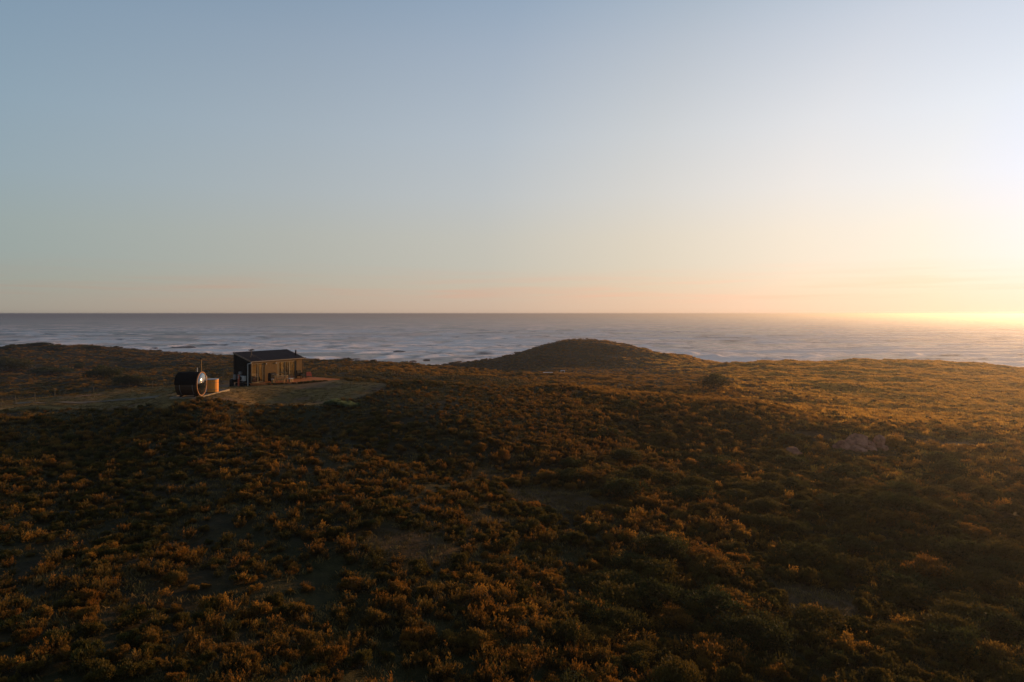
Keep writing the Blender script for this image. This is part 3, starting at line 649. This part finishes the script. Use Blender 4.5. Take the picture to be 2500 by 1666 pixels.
fr = gm2.n('ShaderNodeMapRange'); fr.inputs[3].default_value = .26; fr.inputs[4].default_value = .9; gm2.l(pw.outputs[0], fr.inputs[0]); tb = gm2.n('ShaderNodeBsdfTransparent'); tb.inputs[0].default_value = (.95, .96, .94, 1)
gb = gm2.n('ShaderNodeBsdfGlossy'); gb.inputs['Roughness'].default_value = .02; ms = gm2.n('ShaderNodeMixShader')
gm2.l(fr.outputs[0], ms.inputs[0]); gm2.l(tb.outputs[0], ms.inputs[1]); gm2.l(gb.outputs[0], ms.inputs[2]); gm2.l(ms.outputs[0], gm2.nt.nodes['Material Output'].inputs[0])
glass = glass.m

AX, AY, DZ = -29.45, 77.0, CZ-7.86
HR = math.atan2(.868, .496)
cab = empty('cabin', (AX, AY, DZ), HR)
tag(cab, 'small dark cabin with skillion roof, golden timber battens and glass doors', 'cabin')
LN, DP, EV, BK = 7.6, 2.87, 2.42, 3.3
m = MB()
for a, b, z0, z1 in [(0, .13, .0, EV), (1.85, 3.77, 0, EV), (6.63, LN, 0, EV), (.13, 1.85, 2.17, EV), (3.77, 6.63, 2.17, EV)]: m.box(a, b, 0, .12, z0, z1)
fw = m.build('wall', gap_m, cab); fw['label'] = 'front wall behind golden vertical timber battens'
m = MB(); s = .03
while s < LN-.04:
    z0 = 2.19 if (.08 < s < 1.84 or 3.73 < s < 6.6) else .03
    m.box(s, s+.062, -.045, -.002, z0, EV-.01); s += .125
m.build('battens', bat_m, cab)
def gable(x0, x1, holes=None):
    g = MB(); y0, y1 = .123, DP-.123; zt = lambda y: EV+(BK-EV)*(y/DP)
    def seg(a, b, z0, z1=None):
        za, zb = (zt(a), zt(b)) if z1 is None else (z1, z1)
        g.add([(x0,a,z0),(x1,a,z0),(x1,b,z0),(x0,b,z0),(x0,a,za),(x1,a,za),(x1,b,zb),(x0,b,zb)], [(0,3,2,1),(4,5,6,7),(0,1,5,4),(1,2,6,5),(2,3,7,6),(3,0,4,7)])
    if holes:
        a, b, c_, d_ = holes; seg(y0, a, 0); seg(b, y1, 0); seg(a, b, 0, c_); seg(a, b, d_)
    else: seg(y0, y1, 0)
    xx = x0-.02 if x0 < 1 else x1+.0; y = y0+.03
    while y < y1-.05:                                   # corrugation ribs
        if not (holes and holes[0]-.05 < y < holes[1]+.02):
            g.add([(xx,y,.02),(xx+.02,y,.02),(xx+.02,y+.05,.02),(xx,y+.05,.02),(xx,y,zt(y)-.02),(xx+.02,y,zt(y)-.02),(xx+.02,y+.05,zt(y)-.02),(xx,y+.05,zt(y)-.02)],
              [(0,3,2,1),(4,5,6,7),(0,1,5,4),(1,2,6,5),(2,3,7,6),(3,0,4,7)])
        y += .12
    return g
gw = gable(0, .1).build('wall', clad, cab); gw['label'] = 'dark windowless end wall'
gable(LN-.1, LN, (.7, 2.62, .12, 2.2)).build('wall', gap_m, cab)['label'] = 'far end wall with a large window'
m = MB(); m.box(0, LN, DP-.12, DP, 0, BK-.04); m.build('wall', clad, cab)['label'] = 'dark rear wall'
m = MB()
for x in (-.03, LN-.06): m.box(x, x+.09, -.05, -.002, 0, EV); 
m.box(-.032, -.002, DP-.1, DP+.03, -.05, BK); m.build('corner_trim', gap_m, cab)
m = MB(); m.box(.1, LN-.1, .125, DP-.125, -.05, .03); m.build('floor', int_m, cab)
m = MB(); m.box(.135, LN-.105, DP-.16, DP-.123, .032, 2.45); m.box(.105, .13, .3, DP-.17, .032, 2.4); m.build('interior_wall', int_m, cab)
m = MB(); m.box(.12, LN-.12, .1, DP-.1, -.8, -.052); m.build('skirting', black_m, cab)
# roof
k = (BK-EV)/DP; zr = lambda y: EV+.02+k*y
m = MB(); x0, x1, y0, y1 = -.09, LN+.16, -.14, DP+.06
def slab(g, x0, x1, y0, y1, lo, hi): g.add([(x0,y0,zr(y0)+lo),(x1,y0,zr(y0)+lo),(x1,y1,zr(y1)+lo),(x0,y1,zr(y1)+lo),(x0,y0,zr(y0)+hi),(x1,y0,zr(y0)+hi),(x1,y1,zr(y1)+hi),(x0,y1,zr(y1)+hi)],
    [(0,3,2,1),(4,5,6,7),(0,1,5,4),(1,2,6,5),(2,3,7,6),(3,0,4,7)])
slab(m, x0, x1, y0, y1, 0, .07)
x = x0+.06
while x < x1-.06: slab(m, x, x+.035, y0+.01, y1-.01, .07, .095); x += .19
rf = m.build('roof', roofm, cab)
m = MB(); slab(m, x0-.03, x0-.002, y0, y1, -.06, .1); slab(m, x1+.002, x1+.03, y0, y1, -.06, .1); m.build('fascia', trim_m, rf)
m = MB(); m.box(x0-.02, x1+.02, y0-.11, y0-.003, zr(y0)-.04, zr(y0)+.05); m.build('gutter', trim_m, rf)
# satellite dish with its cable, and flue
m = MB(); bx, by = .95, 1.07; bz = zr(by)+.07
m.tube((bx, by, bz), (bx, by, bz+.82), .026); m.tube((bx-.28, by-.1, bz+.0), (bx, by, bz+.35), .014); m.tube((bx+.3, by-.1, bz), (bx, by, bz+.35), .014)
ant = m.build('satellite_dish', trim_m, rf)
d = MB(); d.add([(bx+a, by+b, bz+.82+.10*a+.22*b+t) for t in (0, .04) for a, b in ((-.3,-.2),(.3,-.2),(.3,.2),(-.3,.2))], [(0,3,2,1),(4,5,6,7),(0,1,5,4),(1,2,6,5),(2,3,7,6),(3,0,4,7)])
d.build('dish_plate', black_m, ant)
MB().path([(bx, by, bz+.35), (bx+.35, by-.12, bz+.18), (bx+.6, by-.45, zr(by-.45)+.12), (bx+.7, by-.9, zr(by-.9)+.1), (bx+.72, -.1, zr(-.1)+.1)], .018, 6).build('cable', trim_m, rf)
m = MB(); m.tube((7.25, .75, zr(.75)), (7.25, .75, zr(.75)+.66), .085, n=14); m.tube((7.25, .75, zr(.75)+.69), (7.25, .75, zr(.75)+.75), .13, .1, n=14); m.build('flue', black_m, rf, True)
# sliding glass doors
def opening(name, s0, s1, z1, posts, lab, dark_right=0):
    f = MB(); f.box(s0, s0+.06, .02, .1, .03, z1-.062); f.box(s1-.06, s1, .02, .1, .03, z1-.062); f.box(s0, s1, .02, .1, z1-.06, z1); f.box(s0+.062, s1-.062, .02, .1, .03, .07)
    fo = f.build(name, frame_m, cab); fo['label'] = lab
    pp = [s0+.06]+posts+[s1-.06]
    for i in range(len(posts)): MB().box(posts[i]-.045, posts[i]+.045, .015, .105, .072, z1-.064).build('mullion', darkf_m if i % 2 else frame_m, fo)
    for a, b in zip(pp[:-1], pp[1:]):
        MB().box(a+(.047 if a != pp[0] else .002), b-(.047 if b != pp[-1] else .002), .055, .062, .073, z1-.065).build('pane', glass, fo)
    return fo
opening('sliding_door', .13, 1.85, 2.17, [.98, 1.62], 'bronze framed sliding door with a curtain behind')
opening('sliding_door', 3.77, 6.63, 2.17, [3.98, 4.92, 5.61, 6.5], 'wide sliding glass doors one can see through to the sea')
sw = MB(); sw.box(LN-.085, LN-.02, .7, .75, .12, 2.2); sw.box(LN-.085, LN-.02, 2.57, 2.62, .12, 2.2); sw.box(LN-.085, LN-.02, .753, 2.567, .12, .17); sw.box(LN-.085, LN-.02, .753, 2.567, 2.15, 2.2)
swo = sw.build('window', darkf_m, cab); MB().box(LN-.055, LN-.048, .755, 2.565, .173, 2.147).build('pane', glass, swo)
# curtains and bed inside
def curtain(a, b, y, mat):
    n = 40; v = []; f = []
    for i in range(n+1):
        x = a+(b-a)*i/n; yy = y+.035*math.sin(i*1.9)
        v += [(x, yy, .06), (x, yy, 2.12)]
        if i: f.append((2*i-2, 2*i, 2*i+1, 2*i-1))
    return MB().add(v, f).build('curtain', mat, cab)
curtain(1.0, 1.35, .3, grey_m); curtain(4.05, 4.6, .3, vary('ochre_curtain', (.5, .34, .14), .1, .9, 3))
m = MB(); m.box(.3, 2.0, .8, 2.5, .035, .32); bd = m.build('bed', gap_m, cab, bevel=.02)
MB().box(.32, 1.98, .82, 2.48, .322, .55).build('mattress', grey_m, bd, bevel=.05); MB().box(.4, .75, 1.0, 2.2, .552, .68).build('pillow', cloth_m, bd, bevel=.05)
m = MB(); m.box(5.2, 6.3, 1.2, 1.9, .70, .75); [m.box(a, a+.05, b, b+.05, .035, .698) for a in (5.25, 6.2) for b in (1.22, 1.83)]; m.build('inner_table', cloth_m, cab)
# fittings on the end wall
m = MB(); m.path([(-.14, -.2, 2.38), (-.14, -.2, 2.27), (-.14, .34, 2.16), (-.14, .34, -.45)], .05, 10); m.build('downpipe', tankw, cab)
ac = MB().box(-.43, -.12, .62, 1.6, .26, .8).build('air_conditioner', tankw, cab, bevel=.02)
g = MB()
for r0 in (.07, .13, .19, .235):
    pts_ = [(-.447, 1.24+r0*math.cos(t*math.pi/12), .53+r0*math.sin(t*math.pi/12)) for t in range(25)]; g.path(pts_, .008, 5)
g.build('fan_grille', black_m, ac); MB().tube((-.434, 1.24, .53), (-.438, 1.24, .53), .24, n=28).build('fan', black_m, ac)
g = MB(); [g.box(-.42, -.02, y, y+.05, .2, .257) for y in (.75, 1.42)]; g.build('bracket', met_m, ac)
for (a, b, z0, z1) in [(1.48, 1.84, .92, 1.24), (2.36, 2.8, .3, .86)]:
    mb = MB().box(-.2, -.022, a, b, z0, z1).build('meter_box', met_m, cab, bevel=.015); MB().box(-.212, -.203, a+.05, b-.05, z0+.05, z1-.05).build('cover', met_m, mb)
for s, in ((2.07,), (3.47,)):
    l_ = MB(); l_.box(s-.03, s+.03, -.07, -.046, 2.05, 2.15); l_.tube((s, -.11, 1.99), (s, -.11, 2.14), .05, n=12); l_.build('wall_lamp', tankw, cab)
# orange post by the end wall
c_, s_ = math.cos(HR), math.sin(HR)
def loc(x, y, z=0): return (AX+c_*x-s_*y, AY+s_*x+c_*y, DZ+z)
pl = loc(-.6, 1.3); e = empty('hose_post', (pl[0], pl[1], tz(pl[0], pl[1])), HR)
hh = DZ+.95-tz(pl[0], pl[1]); MB().box(-.07, .07, -.07, .07, -.2, hh).build('post', red_m, e); MB().box(-.09, -.072, -.05, .05, hh-.42, hh-.12).build('tap_plate', tankw, e); MB().box(-.08, .08, -.08, .08, hh+.002, hh+.04).build('cap', met_m, e)
tag(e, 'orange red post standing beside the dark end wall of the cabin', 'post')
for i, (x, y, r_0, h0, lb) in enumerate([(-.75, 2.3, .3, .95, 'dark rounded gas bottle beside the far corner of the cabin end wall'), (-.55, .75, .28, .55, 'dark squat tank under the air conditioner')]):
    p0 = loc(x, y); e = empty('gas_bottle' if i == 0 else 'tank', (p0[0], p0[1], tz(p0[0], p0[1])-.05), 0); tag(e, lb, 'gas bottle' if i == 0 else 'tank')
    m = MB(); m.tube((0, 0, 0), (0, 0, h0*.8), r_0*.8, n=18); m.tube((0, 0, h0*.8), (0, 0, h0*.92), r_0*.8, r_0*.4, n=18); m.build('body', black_m, e, False)
    MB().tube((0, 0, h0*.9), (0, 0, h0), r_0*.3, n=12).build('collar', met_m, e)

# deck
deck = empty('deck', (AX, AY, DZ), HR); tag(deck, 'orange timber deck wrapping the front of the cabin', 'deck')
def xl(y):
    y = -y
    return -.05 if y < 2.6 else (-.05+(y-2.6)*1.25 if y < 3.6 else 1.2+(y-3.6)*2/1.4)
m = MB(); y = -.06
while y > -4.95:
    m.box(max(xl(y), xl(y-.13)), 8.8, y-.13, y, -.045, -.006); y -= .143
m.build('deck_boards', deck_m, deck)
m = MB(); L = [(-.05, 0), (-.05, -2.6), (1.2, -3.6), (3.2, -5.02), (8.82, -5.02), (8.82, 0)]
for a, b in zip(L[:-1], L[1:]):
    dx, dy = b[0]-a[0], b[1]-a[1]; q = math.hypot(dx, dy); nx, ny = -dy/q*.03, dx/q*.03
    m.add([(a[0], a[1], -.22), (b[0], b[1], -.22), (b[0]-nx, b[1]-ny, -.22), (a[0]-nx, a[1]-ny, -.22), (a[0], a[1], -.012), (b[0], b[1], -.012), (b[0]-nx, b[1]-ny, -.012), (a[0]-nx, a[1]-ny, -.012)],
          [(0,3,2,1),(4,5,6,7),(0,1,5,4),(1,2,6,5),(2,3,7,6),(3,0,4,7)])
m.build('fascia', deck_m, deck)
m = MB(); m.prism([(.08, -.1), (.08, -2.5), (1.25, -3.45), (3.25, -4.9), (8.7, -4.9), (8.7, -.1)], -.9, -.05); m.build('skirt', gap_m, deck)
for q, (x0, z) in enumerate([(8.86, -.17), (9.2, -.34)]): MB().box(x0, x0+.32, -4.2, -1.2, z-.14, z).build('step', deck_m, deck)

# furniture on the deck
def on_deck(name, x, y, rz, label, cat, group=None):
    e = empty(name, loc(x, y), HR+rz); return tag(e, label, cat, group)
t = on_deck('picnic_table', 2.45, -2.05, R(-52), 'golden timber picnic table standing on the deck before the doors', 'table')
m = MB(); [m.box(-.72, .72, -.36+i*.15, -.36+i*.15+.135, .70, .74) for i in range(5)]; m.build('table_top', tabl_m, t)
for a in (-.6, .6):
    for b in (-.26, .26): MB().tube((a, b*1.3, -.005), (a, b*.8, .70), .045, n=6).build('leg', tabl_m, t)
MB().box(-.62, .62, -.03, .03, .3, .36).build('stretcher', tabl_m, t)
for i, (dy, lb) in enumerate([(-.78, 'slatted timber bench on the near side of the picnic table'), (.78, 'timber bench between picnic table and cabin wall')]):
    q = R(-52); e = on_deck('bench', 2.45-math.sin(q)*dy, -2.05+math.cos(q)*dy, q, lb, 'bench', 'benches at the picnic table')
    m = MB(); [m.box(-.62, .62, -.15+j*.105, -.15+j*.105+.09, .42, .45) for j in range(3)]; m.build('seat', tabl_m, e)
    for a in (-.5, .5):
        for b in (-.11, .11): MB().box(a-.03, a+.03, b-.03, b+.03, -.005, .418).build('leg', tabl_m, e)
    m = MB(); [m.box(a-.03, a+.03, -.14, -.12, .1, .40) for a in (-.36, -.18, 0, .18, .36)]; m.build('slats', tabl_m, e)
for (x, y, h, lb) in [(3.15, -2.75, .42, 'pale round log stool right of the picnic table'), (3.6, -2.55, .36, 'shorter log stool farthest from the picnic table'), (1.55, -1.75, .44, 'pale log stool between barbecue and picnic table')]:
    e = on_deck('stool', x, y, 0, lb, 'stool', 'log stools on the deck'); MB().tube((0, 0, -.005), (0, 0, h-.045), .15, .14, n=14).build('base', tabl_m, e, False); MB().tube((0, 0, h-.043), (0, 0, h), .18, n=16).build('seat', cloth_m, e)
e = on_deck('barbecue', 2.35, -.75, 0, 'black hooded barbecue against the batten wall between the doors', 'barbecue')
MB().box(-.42, .42, -.26, .26, .12, .80).build('cabinet', black_m, e, bevel=.02); 
m = MB(); n = 9; pr_ = [(.26*math.cos(i*math.pi/(n-1)), .802+.26*math.sin(i*math.pi/(n-1))) for i in range(n)]
m.add([(x, a, b) for x in (-.4, .4) for a, b in pr_], [tuple(range(n-1, -1, -1)), tuple(range(n, 2*n))]+[(i, i+1, n+i+1, n+i) for i in range(n-1)]+[(n-1, 0, n, 2*n-1)]); hd = m.build('hood', black_m, e)
MB().tube((-.25, -.3, .9), (.25, -.3, .9), .015, n=8).build('handle', met_m, hd); MB().box(.43, .72, -.22, .22, .78, .81).build('side_shelf', met_m, e)
for a in (-.35, .35): MB().tube((a-.02, -.2, .06), (a+.02, -.2, .06), .065, n=12).build('wheel', black_m, e)
def armchair(x, y, rz, mat, lb, s=1., name='armchair'):
    e = on_deck(name, x, y, rz, lb, 'chair'); e.scale = (s, s, s)
    MB().box(-.34, .34, -.34, .3, .28, .42).build('seat', mat, e, bevel=.03)
    MB().add([(a, b, c_) for a, b, c_ in [(-.34,.24,.42),(.34,.24,.42),(.34,.34,.42),(-.34,.34,.42),(-.32,.40,.88),(.32,.40,.88),(.32,.48,.86),(-.32,.48,.86)]], [(0,3,2,1),(4,5,6,7),(0,1,5,4),(1,2,6,5),(2,3,7,6),(3,0,4,7)]).build('backrest', mat, e, bevel=.02)
    for a in (-.40, .35): MB().box(a, a+.05, -.34, .34, .56, .60).build('armrest', mat, e)
    for a in (-.40, .35):
        for b in (-.33, .26): MB().box(a, a+.05, b, b+.05, -.005, .558).build('leg', mat, e)
armchair(6.95, -.55, 0, black_m, 'black armchair against the right end of the batten wall', 1.1)
armchair(7.95, -.75, R(-40), red_m, 'red low garden chair on the deck just beyond the cabin corner', .8, 'garden_chair')

# ------------------------------------------------------------ barrel sauna, hot tub and their platform
cedar = vary('cedar_staves', (.055, .026, .010), .3, .6, 4, stretch=(1, 6, 6))
cedar_v = vary('cedar_upright_staves', (.40, .15, .03), .28, .6, 5, stretch=(6, 6, .6))
shing = vary('black_shingle', (.008, .006, .005), .3, .9, 8, .05)
pale_t = vary('pale_sleeper', (.24, .18, .11), .2, .85, 3)
gl2 = Mat('tinted_bubble_glass', .07, (.004, .004, .004), .9); gl2.b.inputs['IOR'].default_value = 1.8; gl2.b.inputs['Coat Weight'].default_value = 1; gl2.b.inputs['Coat Roughness'].default_value = .03
PZ = CZ-7.40
pf = empty('platform', (-28.85, 63.35, PZ)); tag(pf, 'low pale timber platform under barrel sauna and hot tub', 'platform')
m = MB(); y = -3.3
while y < 3.2: m.box(-1.13, 1.13, y, y+.27, -.05, 0); y += .28
m.build('boards', vary('platform_boards', (.05, .038, .022), .3, .9, 4), pf)
for a, b, c_, d_ in [(-1.23, 1.23, -3.45, -3.303), (-1.23, 1.23, 3.3, 3.44)]: MB().box(a, b, c_, d_, -.5, .03).build('sleeper', pale_t, pf)
for a in (-1.23, 1.135): MB().box(a, a+.1, -3.30, 3.297, -.5, .03).build('sleeper', pale_t, pf)
sa = empty('barrel_sauna', (-28.72, 61.0, PZ), R(2)); tag(sa, 'dark barrel sauna with a round bubble window glinting at its end', 'sauna')
RC, ZC, HL = 1.03, 1.13, .93
m = MB(); ns = 44
for i in range(ns):                                  # staves
    t0, t1 = 2*math.pi*i/ns, 2*math.pi*(i+.93)/ns; q = []
    for x in (-HL, HL):
        for rr_, t_ in ((RC, t0), (RC, t1), (RC-.05, t1), (RC-.05, t0)): q.append((x, rr_*math.cos(t_), ZC+rr_*math.sin(t_)))
    m.add(q, [(0,1,2,3),(7,6,5,4),(0,4,5,1),(1,5,6,2),(2,6,7,3),(3,7,4,0)])
m.tube((-HL+.04, 0, ZC), (-HL+.1, 0, ZC), RC-.06, n=40); m.build('barrel', cedar, sa)
m = MB(); n = 34; prf = [((RC+.035)*math.cos(math.pi*i/n), ZC+(RC+.035)*math.sin(math.pi*i/n)) for i in range(n+1)]; pri = [((RC+.004)*math.cos(math.pi*i/n), ZC+(RC+.004)*math.sin(math.pi*i/n)) for i in range(n+1)]
v = [(x, a, b) for x in (-HL-.05, HL-.02) for a, b in prf+pri]; K2 = 2*(n+1); f = []
for i in range(n): f += [(i, i+1, K2+i+1, K2+i), (n+1+i, K2+n+1+i, K2+n+2+i, n+2+i), (i, n+1+i, n+2+i, i+1), (K2+i, K2+i+1, K2+n+2+i, K2+n+1+i)]
f += [(0, K2, K2+n+1, n+1), (n, 2*n+1, K2+2*n+1, K2+n)]
m.add(v, f); m.build('roof', shing, sa)
def ring(name, x0, x1, r0, r1, mat, par):
    g = MB(); n = 56; v = []
    for i in range(n):
        c0, s0 = math.cos(2*math.pi*i/n), math.sin(2*math.pi*i/n)
        v += [(x0, r0*c0, ZC+r0*s0), (x0, r1*c0, ZC+r1*s0), (x1, r1*c0, ZC+r1*s0), (x1, r0*c0, ZC+r0*s0)]
    f = []
    for i in range(n):
        j = (i+1) % n
        for q in range(4): f.append((4*i+q, 4*i+(q+1) % 4, 4*j+(q+1) % 4, 4*j+q))
    g.add(v, f); return g.build(name, mat, par)
ring('rim', HL-.0, HL+.09, RC-.03, RC+.045, vary('rim_timber', (.27, .095, .026), .15, .6, 5), sa)
ring('band', -.55, -.51, RC+.001, RC+.012, met_m, sa); ring('band', .55, .59, RC+.001, RC+.012, met_m, sa)
g = MB(); nr, na_ = 12, 48; v = [(HL+.05+.30, 0, ZC)]; f = []
for i in range(1, nr+1):
    a = i/nr; rad = (RC-.05)*a; xx = HL+.05+.30*math.sqrt(max(0, 1-a*a*.96))-.06
    for j in range(na_): t_ = 2*math.pi*j/na_; v.append((xx, rad*math.cos(t_), ZC+rad*math.sin(t_)))
v[0] = (HL+.05+.30-.06, 0, ZC)
for j in range(na_): f.append((0, 1+j, 1+(j+1) % na_))
for i in range(nr-1):
    for j in range(na_): f.append((1+i*na_+j, 1+(i+1)*na_+j, 1+(i+1)*na_+(j+1) % na_, 1+i*na_+(j+1) % na_))
g.add(v, f); g.build('bubble_window', gl2.m, sa, True)
for x in (-.62, .62):
    m = MB(); n = 12; arc = [((RC+.008)*math.sin(R(-38+76*i/n)), ZC-(RC+.008)*math.cos(R(-38+76*i/n))) for i in range(n+1)]
    v = []
    for xx in (x-.06, x+.06):
        for a, b in arc: v += [(xx, a, b), (xx, a, 0.002)]
    f = []; K3 = 2*(n+1)
    for i in range(n): f += [(2*i, 2*i+1, 2*i+3, 2*i+2), (K3+2*i, K3+2*i+2, K3+2*i+3, K3+2*i+1), (2*i, 2*i+2, K3+2*i+2, K3+2*i), (2*i+1, K3+2*i+1, K3+2*i+3, 2*i+3)]
    f += [(0, K3, K3+1, 1), (K3-2, K3-1, 2*K3-1, 2*K3-2)]
    m.add(v, f); m.build('cradle', gap_m, sa)
ch = MB(); ch.tube((.72, .45, ZC+.85), (.72, .45, CZ-4.16-PZ), .06, n=12); cho = ch.build('chimney', vary('brass_flue', (.14, .08, .03), .2, .6, 6, .2, .2), sa)
MB().tube((.72, .45, CZ-4.13-PZ), (.72, .45, CZ-4.03-PZ), .12, .09, n=12).build('cap', black_m, cho)
MB().tube((.55, .1, ZC+1.0), (.55, .1, ZC+1.42), .03, n=10).build('vent_pipe', cloth_m, sa)
tb_ = empty('hot_tub', (-28.2, 64.2, PZ), R(10)); tag(tb_, 'upright orange cedar hot tub with grey lid beside the barrel sauna', 'hot tub')
m = MB(); ns = 22; r0 = .56
for i in range(ns):
    t0, t1 = 2*math.pi*i/ns, 2*math.pi*(i+.95)/ns
    q = [(rr_*math.cos(t_), rr_*math.sin(t_), z) for z in (.06, 1.2) for rr_, t_ in ((r0, t0), (r0, t1), (r0-.05, t1), (r0-.05, t0))]
    m.add(q, [(0,3,2,1),(4,5,6,7),(0,1,5,4),(1,2,6,5),(2,3,7,6),(3,0,4,7)])
m.tube((0, 0, .07), (0, 0, 1.15), r0-.055, n=22); m.build('tub', vary('orange_cedar', (.80, .31, .055), .25, .6, 5, .1, stretch=(6, 6, .6)), tb_)
m = MB(); m.tube((0, 0, .0), (0, 0, .058), r0-.08, n=22); m.build('base', gap_m, tb_)
ld = MB().tube((0, 0, 1.205), (0, 0, 1.26), r0+.03, n=28).build('lid', vary('grey_lid', (.28, .27, .26), .1, .6, 4), tb_)
for z in (.3, .95):
    g = MB(); pts_ = [((r0+.012)*math.cos(t*math.pi/16), (r0+.012)*math.sin(t*math.pi/16), z) for t in range(33)]; g.path(pts_, .012, 5); g.build('hoop', met_m, tb_)
MB().tube((-.38, -.48, .1), (-.38, -.48, 1.6), .045, n=10).build('stove_pipe', cloth_m, tb_)
# ------------------------------------------------------------ haze
hz = MB().box(-45000, 45000, -200, 27000, -4, CZ+1.0)
hm = bpy.data.materials.new('haze'); hm.use_nodes = True; hn_ = hm.node_tree; hn_.nodes.clear()
ho = hn_.nodes.new('ShaderNodeOutputMaterial'); pv = hn_.nodes.new('ShaderNodeVolumePrincipled')
pv.inputs['Color'].default_value = (.37, .39, .47, 1); pv.inputs['Density'].default_value = .0004
pv.inputs['Anisotropy'].default_value = .72
hn_.links.new(pv.outputs[0], ho.inputs['Volume'])
hzo = hz.build('haze', hm); tag(hzo, 'thin golden sea haze', kind='stuff')
